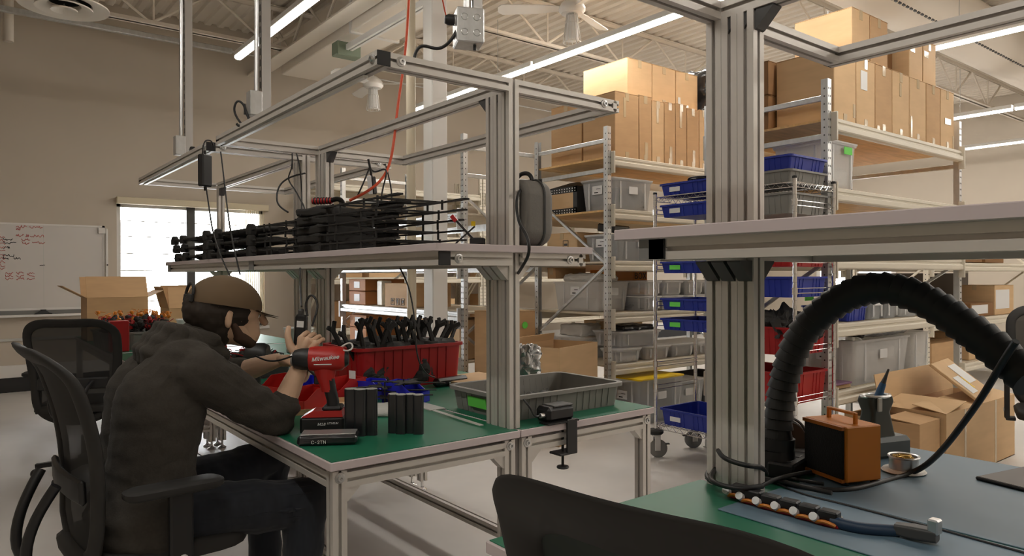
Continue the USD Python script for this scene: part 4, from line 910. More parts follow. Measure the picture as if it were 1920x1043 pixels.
# the case's broad side faces -y, zip runs round the rim
sh_ = caseshell(-.065, .065, .19, .24)
part(t, 'shell', mv(sh_, rz=0), 'case_grey', smooth=50)
part(t, 'zip', mv(tube([(0, a, b+.12) for a, b in rrect(.192, .242, .06, 8)], .005, 6, closed=True), x=.018), 'dark_grey', smooth=50)
part(t, 'carry_handle', tube(spline([(0, -.05, .236), (0, -.04, .254), (0, .04, .254), (0, .05, .236)], 16), .008, 8), 'black', smooth=50); part(t, 'zip_pull', bx(.02, -.075, .205, .026, -.05, .243, .002), 'black')
# ================================================================= CEILING DROPS, BOXES, CABLES
def drop(label, x, y, z0, box):
    t = thing('strut_drop', label, 'strut', (x, y, 0))
    part(t, 'channel', prism(Polygon([(-.0205, -.0205), (.0205, -.0205), (.0205, .0205), (.006, .0205), (.006, .017), (.017, .017), (.017, -.017), (-.017, -.017), (-.017, .017), (-.006, .017), (-.006, .0205), (-.0205, .0205)]), 4.0-z0, z0), 'steel')
    part(t, 'slot', cat([bx(-.0215, -.006, z, -.020, .006, z+.03) for z in np.arange(z0+.02, 3.95, .05)]), 'dark_grey', kind='stuff')
    part(t, 'conduit', tube([(-.040, 0, z0+.1), (-.036, 0, z0+.5), (-.036, 0, 4.0)], .010, 8), 'steel', smooth=40)
    part(t, 'junction_box', bx(-.075, -.03, z0-.01 if box else z0, -.022, .03, z0+.10, .003), 'galv')
    return t
drop('slotted steel strut dropping from the roof to the far left of the upper frames', .235, 2.52, 2.00, 1)
drop('slotted steel strut dropping from the roof above the nearer left frame', .275, 1.33, 2.02, 1)
t = drop('steel strut dropping from the roof with the outlet box, above the front frame', .693, .262, 2.16, 0)
t = thing('outlet_box', 'galvanised outlet box with knockouts and a black plug, hanging above the front frame', 'outlet box', (.640, .228, 2.125), -24)
part(t, 'body', bx(-.05, -.05, 0, .05, .05, .125, .004), 'galv')
kn = []
for z in (.035, .09):
    for a in (-.022, .022): kn += [mv(lathe([(.010, 0), (.012, .0018), (.014, 0)], 16), a if abs(a) else 0, -.05, z, rx=90)]
    kn += [mv(lathe([(.012, 0), (.0145, .0018), (.017, 0)], 18), -.05, 0, z, ry=-90)]
part(t, 'knockout', cat(kn), 'galv', smooth=40); part(t, 'plug', mv(lathe([(0, 0), (.019, 0), (.020, .02), (.014, .035), (0, .036)], 16), -.05, .012, .095, ry=-90), 'black', smooth=40); part(t, 'clip', tube([(.02, -.02, .0), (.02, -.02, -.02)], .006, 8), 'black')
part(t, 'fitting', tube([(0.0, 0, .125), (.0, 0, .165)], .014, 10), 'steel')
CABLE = {
 'adapter_top': [(0.195, 1.865, 1.946),(0.181, 1.851, 1.97),(0.159, 1.843, 1.971),(0.138, 1.833, 1.936),(0.136, 1.835, 1.885)],
 'adapter_low': [(0.148, 1.825, 1.741),(0.153, 1.808, 1.668),(0.149, 1.747, 1.571),(0.126, 1.574, 1.446),(0.122, 1.45, 1.356),(0.133, 1.378, 1.283)],
 'drop2': [(0.204, 1.769, 1.907),(0.198, 1.71, 1.806),(0.194, 1.649, 1.67),(0.179, 1.533, 1.508),(0.152, 1.363, 1.378),(0.151, 1.3, 1.294)],
 'loopA': [(0.41, 1.354, 1.863),(0.387, 1.308, 1.781),(0.359, 1.266, 1.732),(0.361, 1.201, 1.677),(0.366, 1.133, 1.617),(0.364, 1.097, 1.574),(0.343, 1.088, 1.549)],
 'loopB': [(0.438, 1.268, 1.763),(0.368, 1.259, 1.739),(0.317, 1.261, 1.697),(0.299, 1.25, 1.646),(0.29, 1.193, 1.598),(0.301, 1.121, 1.565)],
 'loopC': [(0.407, 1.293, 1.855),(0.411, 1.264, 1.785),(0.405, 1.23, 1.695),(0.387, 1.18, 1.569),(0.367, 1.132, 1.435)],
 'mid1': [(0.583, 0.901, 1.764),(0.538, 0.872, 1.687),(0.493, 0.844, 1.618)],
 'mid2': [(0.638, 0.858, 1.763),(0.628, 0.802, 1.68),(0.559, 0.665, 1.552),(0.51, 0.576, 1.428)],
 'mid3': [(0.583, 0.901, 1.759),(0.592, 0.868, 1.737),(0.614, 0.851, 1.746),(0.581, 0.775, 1.663),(0.528, 0.689, 1.552)],
 'under': [(0.413, 0.334, 1.314),(0.412, 0.271, 1.244),(0.412, 0.245, 1.185),(0.402, 0.215, 1.135),(0.405, 0.212, 1.061),(0.412, 0.207, 1.003),(0.455, 0.236, 0.95),(0.536, 0.3, 0.915)],
 'post': [(0.799, 0.096, 1.611),(0.663, -0.025, 1.525),(0.646, -0.063, 1.459),(0.639, -0.109, 1.412),(0.638, -0.121, 1.376),(0.658, -0.073, 1.33),(0.725, 0.052, 1.29)],
 'device': [(0.078, 0.354, 1.155),(0.078, 0.367, 1.197),(0.091, 0.357, 1.222),(0.101, 0.336, 1.205),(0.091, 0.318, 1.16),(0.077, 0.316, 1.122)],
 'drop': [(0.208, 0.748, 1.317),(0.151, 0.602, 1.243),(0.097, 0.453, 1.182)],
 'wristc': [(-0.044, 0.5, 1.017),(-0.023, 0.457, 1.005),(0.005, 0.385, 1.013),(0.022, 0.346, 1.026)],
 'outlet': [(0.613, 0.244, 2.219),(0.593, 0.235, 2.173),(0.571, 0.251, 2.132),(0.545, 0.297, 2.116),(0.499, 0.333, 2.122),(0.486, 0.344, 2.099),(0.482, 0.346, 2.075)],
 'clump1': [(0.179, 1.344, 1.965),(0.157, 1.362, 2.006),(0.151, 1.367, 2.049),(0.163, 1.358, 2.073),(0.18, 1.344, 2.061),(0.187, 1.339, 2.013)],
 'clump2': [(0.185, 1.34, 2.061),(0.193, 1.334, 2.02),(0.2, 1.328, 1.982),(0.179, 1.344, 1.972),(0.166, 1.355, 1.963),(0.158, 1.361, 1.972)],
 'big': [(0.823, -1.422, 1.152),(0.841, -1.398, 1.115),(0.891, -1.348, 1.04),(0.971, -1.272, 0.941),(1.062, -1.191, 0.849),(1.141, -1.101, 0.769),(0.984, -1.07, 0.757),(0.848, -1.03, 0.757),(0.808, -0.941, 0.757),(0.806, -0.836, 0.757),(0.786, -0.768, 0.757)],
 'c2': [(0.938, -0.632, 0.765),(0.774, -0.762, 0.765),(0.705, -0.864, 0.765),(0.783, -0.897, 0.765),(0.795, -0.977, 0.765),(0.802, -1.054, 0.765)],
 'c3': [(0.73, -0.761, 0.775),(0.623, -0.86, 0.775),(0.641, -0.93, 0.775),(0.731, -0.93, 0.775),(0.902, -0.945, 0.775)],
 'c4': [(0.885, -0.767, 0.762),(0.859, -0.849, 0.762),(0.854, -0.928, 0.762),(0.86, -0.975, 0.762),(0.868, -0.999, 0.762)],
 'wrap': [(0.658, -0.837, 0.847),(0.626, -0.888, 0.84),(0.631, -0.93, 0.835),(0.687, -0.936, 0.821),(0.753, -0.912, 0.787)],
 'c5': [(0.747, -0.779, 0.79),(0.646, -0.828, 0.79),(0.586, -0.88, 0.79),(0.584, -0.933, 0.79),(0.648, -0.968, 0.79)],
 'hose': [(0.9, -0.849, 0.817),(0.903, -0.851, 0.877),(0.91, -0.856, 0.956),(0.917, -0.874, 1.043),(0.923, -0.916, 1.136),(0.932, -0.987, 1.207),(0.937, -1.092, 1.252),(0.945, -1.187, 1.233),(0.936, -1.281, 1.177),(0.921, -1.359, 1.121),(0.896, -1.428, 1.066)],
 'orange': [(0.798, 0.927, 2.642),(0.762, 0.89, 2.382),(0.74, 0.881, 2.232),(0.704, 0.871, 2.035),(0.672, 0.857, 1.853),(0.651, 0.848, 1.78),(0.6, 0.824, 1.703),(0.53, 0.815, 1.645),(0.455, 0.836, 1.601)],
 'orange2': [(1.259, 1.392, 2.855),(1.331, 1.462, 2.775),(1.372, 1.494, 2.718)],
 'seam': [(0.806, -0.905, 0.756),(0.77, -0.991, 0.756),(0.768, -1.073, 0.756),(0.768, -1.182, 0.756),(0.765, -1.303, 0.756),(0.758, -1.42, 0.756),(0.753, -1.514, 0.756)],
 'pcb': [(0.628, -0.921, 0.76),(0.615, -0.982, 0.76),(0.617, -1.041, 0.76),(0.617, -1.095, 0.76),(0.617, -1.146, 0.76)],
 'blue': [(0.614, -1.154, 0.765),(0.619, -1.207, 0.765),(0.641, -1.24, 0.765),(0.664, -1.267, 0.765)],
 'hang_b': [(0.697, 0.305, 2.139)],
}
def cable(k, label, r=.0035, m='black', name='cable', n=60):
    return one(name, label, 'cable', tube(spline(CABLE[k], n), r, 7), m, smooth=60)
cable('adapter_top', 'short black lead from the upper frame corner to the hanging adapter')
t = thing('power_adapter', 'black power adapter hanging from the left upper frame', 'adapter', (.144, 1.826, 1.735), 30); part(t, 'body', bx(-.031, -.02, 0, .031, .02, .16, .006), 'black'); part(t, 'strain_relief', tube([(0, 0, -.02), (0, 0, .002)], .006, 8), 'black'); part(t, 'upper_relief', tube([(0, 0, .158), (0, 0, .18)], .006, 8), 'black')
cable('adapter_low', 'black cable running from the hanging adapter down past the far shelf edge')
cable('drop2', 'thin black cable hanging beside the adapter cable')
cable('loopA', 'black cable looping beside the far post, inner loop'); cable('loopB', 'black cable in a wide loop left of the far post', .004); cable('loopC', 'black cable running straight down the far post')
cable('mid1', 'black cable slanting down left of the white plug'); cable('mid2', 'black cable hanging right of the white plug'); cable('mid3', 'black cable sagging under the frame rail')
t = thing('inline_plug', 'black inline plug with a white back hanging over the airframe stacks', 'plug', (.585, .874, 1.64), 20, rot=(0, -8, 20)); part(t, 'body', bx(-.014, -.014, 0, .014, .014, .075, .005), 'black'); part(t, 'white_back', bx(-.019, -.012, .0, -.0135, .012, .08, .002), 'label'); part(t, 'cord', tube([(0, 0, .072), (-.004, 0, .11), (-.01, 0, .15)], .005, 8), 'black')
cable('under', 'thin black lead hanging under the near shelf down over the red bin', .0028); cable('post', 'thick black cable beside the grey case, tucked into the front post', .0055)
cable('device', 'short black looped lead on the held black device'); cable('drop', 'black cable dropping from the shelf to the held device', .0035); cable('wristc', 'thin black lead crossing the man\'s forearm', .003)
cable('outlet', 'black power cord from the outlet box down to the front frame', .006); cable('clump1', 'black cord loop standing on the left frame rail', .005); cable('clump2', 'black cord clump by the second strut', .006)
cable('orange', 'orange red air hose hanging from the roof to the middle airframe stack', .006, 'orange_cord', 'air_hose'); cable('orange2', 'thin orange cord hanging at the column', .004, 'orange_cord', 'air_hose')
for k, (x, y, z) in enumerate(((.30, 1.94, 1.975), (.48, 1.94, 1.975), (.19, 2.25, 1.975))): one('cord_adapter', f'black inline cord adapter lying on the far frame rails, {ORD[k]} from the corner', 'adapter', cat(bx(-.035, -.014, 0, .035, .014, .022, .005), tube(spline([(.03, 0, .012), (.07, .01, .02), (.11, -.01, .008)], 10), .004, 6)), 'black', (x, y, z), 40*k)
# ================================================================= THE RIGHT BENCH
one('blue_mat', 'large grey blue mat covering the near right bench', 'mat', bx(0, 0, 0, .68, 1.62, .003, .001), 'blue_mat', (.785, -2.56, ZT))
one('blue_mat', 'narrow blue mat at the left of the near right bench, under the connector strip', 'mat', bx(0, 0, 0, .255, 1.62, .003, .001), 'blue_mat', (.52, -2.555, ZT))
hp = spline(CABLE['hose'], 420); s_ = np.concatenate([[0], np.cumsum(np.linalg.norm(np.diff(hp, axis=0), axis=1))])
t = thing('duct_hose', 'thick black ribbed flexible hose arching over the right bench', 'hose', (0, 0, 0))
part(t, 'hose', tube(hp, .034+.007*(1-((s_/.027) % 1)), 20), 'hose', smooth=60)

part(t, 'hose_cuff', tube([tuple(hp[0]), tuple(hp[14])], .046, 20), 'black', smooth=40); 
p0 = hp[0]; part(t, 'base_flange', mv(lathe([(0, 0), (.055, 0), (.055, .012), (.050, .02), (.046, float(p0[2])-ZT), (0, float(p0[2])-ZT)], 24), p0[0], p0[1], ZT), 'black', smooth=40)
t = thing('reel', 'black round cord reel standing behind the right post', 'reel', (1.02, -.80, ZT), -30)
part(t, 'disc', mv(lathe([(0, -.02), (.055, -.02), (.06, -.012), (.06, .012), (.055, .02), (0, .02)], 28), 0, 0, .062, rx=90), 'black', smooth=40); part(t, 'handle_ring', tube([(.062*math.cos(a), -.01, .066+.062*math.sin(a)) for a in np.linspace(-.5, 2.6, 20)], .004, 6), 'dark_grey')
t = thing('power_strip', 'black power strip lying at the foot of the hose', 'power strip', (.985, -.862, ZT), 12)
part(t, 'body', bx(-.14, -.035, 0, .14, .035, .042, .005), 'black'); 
for k in range(4): part(t, 'socket', bx(-.11+k*.062, -.018, .041, -.075+k*.062, .018, .044, .002), 'dark_grey')
one('folder_corner', 'lime and white folder on the floor behind the right post', 'folder', cat(bx(-.12, -.16, 0, .12, .16, .01)), 'lime', (3.3, .62, .25), 30)
t = thing('fume_extractor', 'orange cased fume extractor with a black filter face and carry handle', 'fume extractor', (.985, -.985, ZT), -20)
part(t, 'case', cat(bx(-.055, -.075, .012, .055, .075, .152, .003)), 'orange')
part(t, 'filter_face', bx(-.062, -.068, .02, -.054, .068, .146, .002), 'filter')

part(t, 'guard_bar', bx(-.066, -.07, .143, -.055, .07, .152), 'orange_dark'); part(t, 'guard_bar', bx(-.066, -.07, .012, -.055, .07, .02), 'orange_dark')

part(t, 'carry_handle', cat(bx(-.006, -.05, .150, .006, -.042, .176, .002), bx(-.006, .042, .150, .006, .05, .176, .002), bx(-.006, -.05, .174, .006, .05, .181, .002)), 'orange')
for x in (-.045, .045):
    for y in (-.06, .06): part(t, 'rubber_foot', mv(lathe([(0, 0), (.009, 0), (.009, .013), (0, .013)], 10), x, y), 'rubber')
t = thing('soldering_station', 'grey soldering station with a dark iron holder behind the fume extractor', 'soldering station', (1.30, -.925, ZT), -18)
part(t, 'base', bx(-.085, -.055, 0, .085, .055, .062, .012), 'station')
part(t, 'holder_block', loft([ring(.09, .07, .012, .061), ring(.085, .065, .012, .075), ring(.07, .05, .012, .13), ring(.095, .055, .012, .16), ring(.09, .05, .012, .175)]), 'holder', smooth=30)
part(t, 'holder_rim', mv(tube([(.047*math.cos(a), .028*math.sin(a), 0) for a in np.arange(20)*np.pi/10], .005, 6, closed=True), 0, 0, .176), 'steel', smooth=40); part(t, 'spring_clip', mv(bx(-.008, -.003, -.02, .008, .003, .02, .002), -.02, -.034, .155), 'tape_white')
t = thing('soldering_iron', 'soldering iron with a blue grip standing in its holder', 'soldering iron', (1.305, -.925, ZT+.16), rot=(0, 22, -35))
part(t, 'grip', lathe([(0, .0), (.010, .0), (.011, .03), (.009, .055), (0, .055)], 14), 'iron_blue', smooth=40)
part(t, 'tail', lathe([(.008, .055), (.005, .075), (.003, .10), (0, .102)], 12), 'dark_grey', smooth=40); part(t, 'tip', lathe([(0, -.03), (.003, -.02), (.006, .02), (0, .021)], 12), 'steel', smooth=40)
t = thing('tip_cleaner', 'round tin of brass wool on a white disc on the blue mat', 'tin', (1.165, -1.062, ZT+.003))
part(t, 'disc', lathe([(0, 0), (.05, 0), (.055, .004), (.05, .009), (0, .009)], 30), 'white', smooth=40); part(t, 'tin', lathe([(0, .009), (.036, .009), (.036, .038), (.040, .042), (.038, .045), (.033, .043), (.032, .03), (0, .03)], 30), 'steel', smooth=40)
part(t, 'brass_wool', cat([tube(spline([(.026*math.cos(a)*r, .026*math.sin(a)*r, .036+.008*q) for a, r, q in zip(rng.uniform(0, 6.3, 9), rng.uniform(.1, 1, 9), rng.uniform(0, 1, 9))], 40), .0013, 4) for _ in range(10)]), 'brass', kind='stuff')
t = thing('tablet', 'dark glass tablet lying at the right edge of the blue mat', 'tablet', (1.32, -1.32, ZT+.003), -12); part(t, 'body', bx(-.11, -.09, 0, .11, .09, .009, .003), 'black'); part(t, 'glass', bx(-.104, -.084, .009, .104, .084, .0096), 'tablet_glass')
# connector strip
cs = thing('connector_strip', 'row of red, black and yellow connectors with a blue lead, on the right bench', 'connector strip', (0, 0, 0))
cpts = spline(CABLE['pcb'], 6)
for k in range(6):
    x, y, _ = cpts[k]; g = lambda m: mv(m, x, y, ZT+.003, rz=-84)
    part(cs, 'red_base', g(bx(-.026, -.017, 0, .026, .017, .010, .002)), 'tray_red'); part(cs, 'black_block', g(bx(-.020, -.012, .010, .020, .015, .031, .003)), 'black')
    part(cs, 'white_cap', g(mv(lathe([(0, 0), (.009, 0), (.009, .014), (0, .015)], 12), -.024, -.014, .012, rx=60)), 'label', smooth=40); part(cs, 'yellow_lead', g(tube(spline([(-.02, -.018, .006), (0, -.024, .012), (.02, -.018, .006)], 10), .004, 6)), 'orange'); part(cs, 'pale_clip', g(bx(-.004, .014, .010, .02, .024, .018, .002)), 'tape_white')
part(cs, 'blue_sleeve', tube(spline(CABLE['blue'], 30), .012, 10), 'sleeve_blue', smooth=50)
e = CABLE['blue'][-1]
part(cs, 'plug_body', mv(loft([ring(.026, .022, .006, 0), ring(.034, .026, .006, .03), ring(.030, .024, .006, .075)]), e[0]-.002, e[1]+.005, ZT+.018, rx=88, rz=8), 'dark_grey'); part(cs, 'plug_tab', mv(bx(-.012, -.010, 0, .012, .010, .030, .003), e[0]+.006, e[1]-.065, ZT+.024), 'steel')
for k, lab, r in (('big', 'thick black cable falling from the hose end across the blue mat', .0075), ('c2', 'black cable curling round the right post\'s foot', .006), ('c3', 'black cable lying nearest the chair by the right post', .0055), ('c4', 'black lead from the power strip to the fume extractor', .0045), ('wrap', 'black cable wrapped across the right post', .006), ('c5', 'black cable looped at the left of the right post', .006), ('seam', 'thin black lead running along the blue mat\'s edge', .003)): cable(k, lab, r)
# ================================================================= LEFT BACKGROUND
wb = thing('whiteboard', 'large white dry-erase board with red writing on the back wall, left of the window', 'whiteboard', (0, YB, 0))
part(wb, 'panel', cat(bx(-2.6, -.018, .93, .55, -.002, 1.88, .002)), 'board')
part(wb, 'frame', cat(bx(-2.62, -.022, 1.875, .57, -.001, 1.895), bx(-2.62, -.022, .91, .57, -.001, .935), bx(.545, -.022, .91, .57, -.001, 1.895)), 'white')
part(wb, 'seam', bx(-.045, -.0187, .935, -.042, -.0178, 1.875), 'tape_white'); part(wb, 'pen_tray', cat(bx(-2.6, -.10, .838, .53, -.002, .850, .003), bx(-2.6, -.105, .838, .53, -.095, .865, .003)), 'white')
part(wb, 'lower_rail', bx(-2.6, -.02, .86, .55, -.002, .91), 'grey')
r_ = np.random.default_rng(11); ink = []
def scrib(x0, z0, w, n=10, h=.03):
    p = [(x0+w*i/n, -.0192, z0+r_.uniform(-h/2, h/2)) for i in range(n+1)]; return tube(spline(p, n*4), .0032, 4)
red = [scrib(-.30, 1.855, .10), scrib(-.18, 1.850, .13, 12), scrib(-.30, 1.825, .04), scrib(-.30, 1.755, .07), scrib(-.21, 1.755, .03), scrib(-.17, 1.755, .13, 12), scrib(-.25, 1.71, .08), scrib(-.25, 1.67, .07), scrib(-.15, 1.675, .12)]+[scrib(-.62, 1.735-.04*k, .22, 14) for k in range(10)]+[scrib(-.40+.10*(k % 3), 1.33-.03*(k//3), .07, 7) for k in range(9)]
part(wb, 'red_writing', cat(red), 'red_ink', kind='stuff'); part(wb, 'black_writing', cat([scrib(-.42, 1.71, .09), scrib(-.42, 1.665, .12), scrib(-.42, 1.62, .06), scrib(-.42, 1.53, .10), scrib(-.42, 1.50, .05), scrib(-.32, 1.495, .06), scrib(-.08, 1.42, .05, 4, .01)]), 'ink', kind='stuff')
part(wb, 'sliding_bar', cat(bx(.575, -.05, .93, .60, -.02, 1.86, .004), bx(.50, -.045, 1.80, .575, -.018, 1.87, .004)), 'white'); part(wb, 'bar_latch', bx(.585, -.056, 1.42, .60, -.05, 1.435), 'ink')
one('board_eraser', 'black eraser standing on the whiteboard\'s pen tray', 'eraser', cat(loft([ring(.17, .05, .01, 0), ring(.17, .05, .01, .02), ring(.12, .04, .01, .03), ring(.05, .03, .01, .055), ring(.06, .03, .01, .065)])), 'ink', (-.05, YB-.05, .851), smooth=30)
for k, x in enumerate((.06, .25)): one('marker_pen', f'marker pen on the whiteboard\'s pen tray, {["black", "red"][k]}', 'pen', tube([(x, 0, 0), (x+.09, 0, 0)], .007, 8), ['ink', 'red_ink'][k], (0, YB-.05, .858))
part(thing('wall_cable_rail', 'thin grey cable rail along the back wall under the whiteboard', 'rail', (0, YB, 0)), 'rail', bx(-3, -.02, .57, .69, -.002, .60, .003), 'tape_white')
t = open_carton('open brown carton with spread flaps on the third bench, below the window', (.02, 4.90, ZT), .46, .36, .36, 0, 'carton', [('f', .20, 118), ('l', .20, 30), ('r', .13, 24), ('b', .2, 60)])
open_carton('open brown carton with one tall flap standing, third bench, right', (.66, 4.95, ZT), .40, .36, .25, 0, 'carton', [('l', .2, 75), ('f', .2, 110), ('b', .2, 95)])
for k, (x, y) in enumerate(((.42, 4.64), (.74, 4.62), (1.08, 3.0))): one('white_tub', f'white plastic tub standing by the window, {["left", "middle", "right behind the raised hand"][k]}', 'tub', tub(.19, .19, .17, .003, .86, .008, .012, .05), 'tub_white', (x, y, ZT), smooth=30)
t = thing('motor_crate', 'grey bin heaped with black motors and yellow and red caps behind the hood', 'crate', (.24, 4.17, ZT))
part(t, 'shell', tub(.52, .62, .13, .004, .95, .014, .014, .03, .05), 'tray_grey'); part(t, 'motors', mv(motors(150, 14, .42, .52, .16, .019), z=.05), 'soft_black', kind='stuff'); part(t, 'yellow_caps', mv(motors(26, 15, .42, .5, .05, .013), z=.20), 'orange', kind='stuff'); part(t, 'red_caps', mv(motors(40, 16, .42, .52, .09, .014), z=.13), 'tray_red', kind='stuff')
one('light_blue_tub', 'pale blue tub on the second bench behind the man\'s back', 'tub', tub(.16, .2, .05, .003, .95), 'light_blue', (.08, 2.75, ZT))
one('red_box', 'dark red box on the third bench seen through the chair mesh', 'box', bx(0, 0, 0, .12, .1, .22, .004), 'tray_red', (.02, 3.78, ZT))
# ================================================================= CHAIRS
def make_chair(label, loc, rz, low=0., rim_r=.026, flat=.62, arm=.065, mesh='chair_mesh'):
    t = thing('office_chair', label, 'chair', loc, rz)
    def bend(m, off=0.):
        v = m.vertices.copy(); s, u, d = v[:, 0], v[:, 1], v[:, 2]
        x = -.225-.085*u/.5-.05*np.sin(np.clip(u/.5, 0, 1)*math.pi)*-.6+.42*s*s-.9*np.maximum(u-.42, 0)**2*4
        return TM(np.c_[x+d+off, s, .54-low+u*1.04], m.faces)
    out = [(-.205, .0), (.205, .0), (.222, .10), (.24, .25), (.247, .38), (.235, .455), (.19, .492), (.08, .505), (-.08, .505), (-.19, .492), (-.235, .455), (-.247, .38), (-.24, .25), (-.222, .10)]
    ol = spline([(a, b, 0) for a, b in out], 90, closed=True)
    rim = tube(ol, rim_r, 12, closed=True); rim.vertices[:, 2] *= flat
    part(t, 'back_frame', bend(rim), 'soft_black', smooth=60)
    poly = Polygon(ol[:, :2]).buffer(-.012); f = prism(poly, .003)
    gx, gy = np.meshgrid(np.linspace(-.23, .23, 15), np.linspace(.01, .495, 15)); pts = [(x, y) for x, y in zip(gx.ravel(), gy.ravel()) if poly.contains(Point(x, y))]
    from scipy.spatial import Delaunay
    P = np.array(pts+[tuple(q) for q in np.array(poly.exterior.coords)[:-1]]); D = Delaunay(P).simplices
    part(t, 'mesh_back', bend(TM(np.c_[P, np.zeros(len(P))], D)), mesh, smooth=True)
    part(t, 'lumbar_bar', bend(mv(bx(-.20, -.035, -.035, .20, .035, -.015, .008), 0, .14, 0).subdivide().subdivide()), 'black', smooth=50)
    for s in (-1, 1): part(t, 'back_spine', tube(spline([(-.05, s*.03, .425), (-.24, s*.05, .40), (-.34, s*.08, .46), (-.335, s*.10, .60), (-.285, s*.12, .70-low)], 24), .015, 10), 'black', smooth=50)
    seat = loft([ring(.40, .40, .10, .435), ring(.48, .47, .11, .445), ring(.49, .48, .11, .475), ring(.46, .45, .11, .492), ring(.36, .35, .10, .497)])
    part(t, 'seat', seat, 'soft_black', smooth=60)
    for s in (-1, 1):
        part(t, 'arm_post', cat(bx(-.035, s*.235, .41, .03, s*.285, .43, .004), bx(-.035, s*.265, .42, .03, s*.292, .60+arm, .006)), 'black')
        part(t, 'arm_pad', mv(loft([ring(.25, .075, .03, .598), ring(.27, .09, .035, .606), ring(.27, .09, .035, .62), ring(.24, .07, .03, .627)]), -.02, s*.28, arm), 'soft_black', smooth=50)
        part(t, 'pivot_cap', mv(lathe([(.013, 0), (.013, .003), (0, .0045)], 16), 0, s*.292, .47, rx=-90*s), 'label')
    part(t, 'mechanism', bx(-.12, -.09, .39, .10, .09, .437, .01), 'black'); part(t, 'gas_column', lathe([(0, .08), (.032, .08), (.032, .26), (.018, .26), (.018, .39), (0, .39)], 18), 'black', smooth=40)
    for k in range(5):
        a = math.radians(72*k+20); c, s = math.cos(a), math.sin(a)
        part(t, 'base_arm', bar((0, 0, .10), (c*.29, s*.29, .075), .035, .028), 'black'); w_ = mv(lathe([(0, -.022), (.022, -.022), (.027, -.015), (.027, .015), (.022, .022), (0, .022)], 16), rx=90)
        part(t, 'caster', mv(mv(w_, z=.027), c*.29, s*.29, 0, rz=math.degrees(a)+60), 'black', smooth=40)
    return t
ch = make_chair('black mesh office chair the man sits in, seen from its side', (-.345, .575, 0), 4)
make_chair('empty black mesh office chair behind the man, back towards the camera', (-.17, 3.44, 0), 66, .06)
dup(ch, (4.24, -.64, 0), 200, label='black office chair cut off at the right edge beyond the floor cartons')
make_chair('near black office chair cut off by the picture\'s lower edge', (.116, -1.293, 0), 10, .082, .046, .42, 0., 'chair_mesh_dense')
# ================================================================= THE MAN
def hull(a, b, ra, rb, n=20):
    A = m3.Manifold.sphere(ra, n).translate(tuple(map(float, a))); B = m3.Manifold.sphere(rb, n).translate(tuple(map(float, b)))
    return m3.Manifold.batch_hull([A, B])
def skin(bones, edge, it=14, lamb=.5):
    u = m3.Manifold.batch_boolean(bones, m3.OpType.Add).refine_to_length(edge); me = u.to_mesh()
    m = trimesh.Trimesh(me.vert_properties[:, :3].astype(float), me.tri_verts, process=False); m.merge_vertices(digits_vertex=6)
    trimesh.smoothing.filter_taubin(m, lamb=lamb, nu=lamb+.02, iterations=it); return m
V = lambda *p: np.array(p, float)
J = dict(pel=V(-.365, .575, .56), spine=V(-.365, .575, .71), chest=V(-.335, .575, .90), up=V(-.280, .572, 1.0), neck=V(-.205, .570, 1.065), head=V(-.125, .565, 1.145),
         sR=V(-.245, .40, .985), eR=V(.015, .47, .802), wR=V(.095, .455, .985), sL=V(-.245, .745, .985), eL=V(-.05, .78, .92), wL=V(.062, .60, .985),
         hR=V(-.39, .485, .545), kR=V(.085, .375, .535), aR=V(.06, .37, .10), tR=V(.20, .36, .035), hL=V(-.39, .665, .545), kL=V(.115, .80, .585), aL=V(.08, .80, .10), tL=V(.22, .82, .035))
def limb(s, c=0.):
    a = 'R' if s < 0 else 'L'
    return [hull(J['s'+a], J['e'+a], .058+c, .044+c), hull(J['e'+a], J['w'+a]*.55+J['e'+a]*.45, .043+c, .037+c), hull(J['w'+a]*.55+J['e'+a]*.45, J['w'+a], .037+c, .026+c)]
def torso(c=0.):
    B = []
    for y in (-1, 1):
        B += [hull(J['pel']+V(0, y*.07, 0), J['spine']+V(0, y*.065, 0), .115+c, .105+c), hull(J['spine']+V(0, y*.065, 0), J['chest']+V(0, y*.085, 0), .105+c, .115+c), hull(J['chest']+V(0, y*.085, 0), J['up']+V(0, y*.10, -.01), .112+c, .085+c), hull(J['up']+V(0, y*.10, -.01), J['s'+('L' if y > 0 else 'R')], .075+c, .060+c)]
    B += [hull(J['up'], J['neck'], .085+c, .060+c)]
    return B
def legs(c=0.):
    B = []
    for a in 'RL':
        m_ = J['k'+a]*.5+J['a'+a]*.5+V(-.01, 0, .05)
        B += [hull(J['h'+a], J['k'+a], .088+c, .060+c), hull(J['k'+a], m_, .060+c, .052+c), hull(m_, J['a'+a], .052+c, .040+c)]
    B += [hull(J['hR'], J['hL'], .10+c, .10+c)]
    return B
def hand(w, palm_dir, finger_dir, n_dir, spread, curl, sc=1.):
    """palm from wrist along palm_dir; fingers leave along finger_dir and curl towards n_dir"""
    p, f, n = [q/np.linalg.norm(q) for q in (palm_dir, finger_dir, n_dir)]; side = np.cross(p, n); B = []
    k0 = w+p*.082*sc
    B += [hull(w, k0+side*.026*sc, .021, .0135), hull(w, k0-side*.028*sc, .020, .013), hull(w+p*.03+side*.012, k0, .018, .0145)]
    for i, (o, L) in enumerate(((.030, .072), (.010, .080), (-.010, .075), (-.029, .060))):
        b = k0+side*o*sc; d = f+side*spread*(1.5-i)*.12; d /= np.linalg.norm(d); r = .0095-.0006*i; q = b
        for j, (fr, ang) in enumerate(((.45, curl), (.32, curl*1.1), (.25, curl*.8))):
            a = math.radians(ang); ax = np.cross(d, n); ax /= np.linalg.norm(ax)+1e-9; d = d*math.cos(a)+np.cross(ax, d)*math.sin(a)*1.0+0*n
            e = q+d*L*fr*sc; B.append(hull(q, e, r*(1-.06*j), r*(1-.06*(j+1)), 12)); q = e
    return B, k0, side, p, n
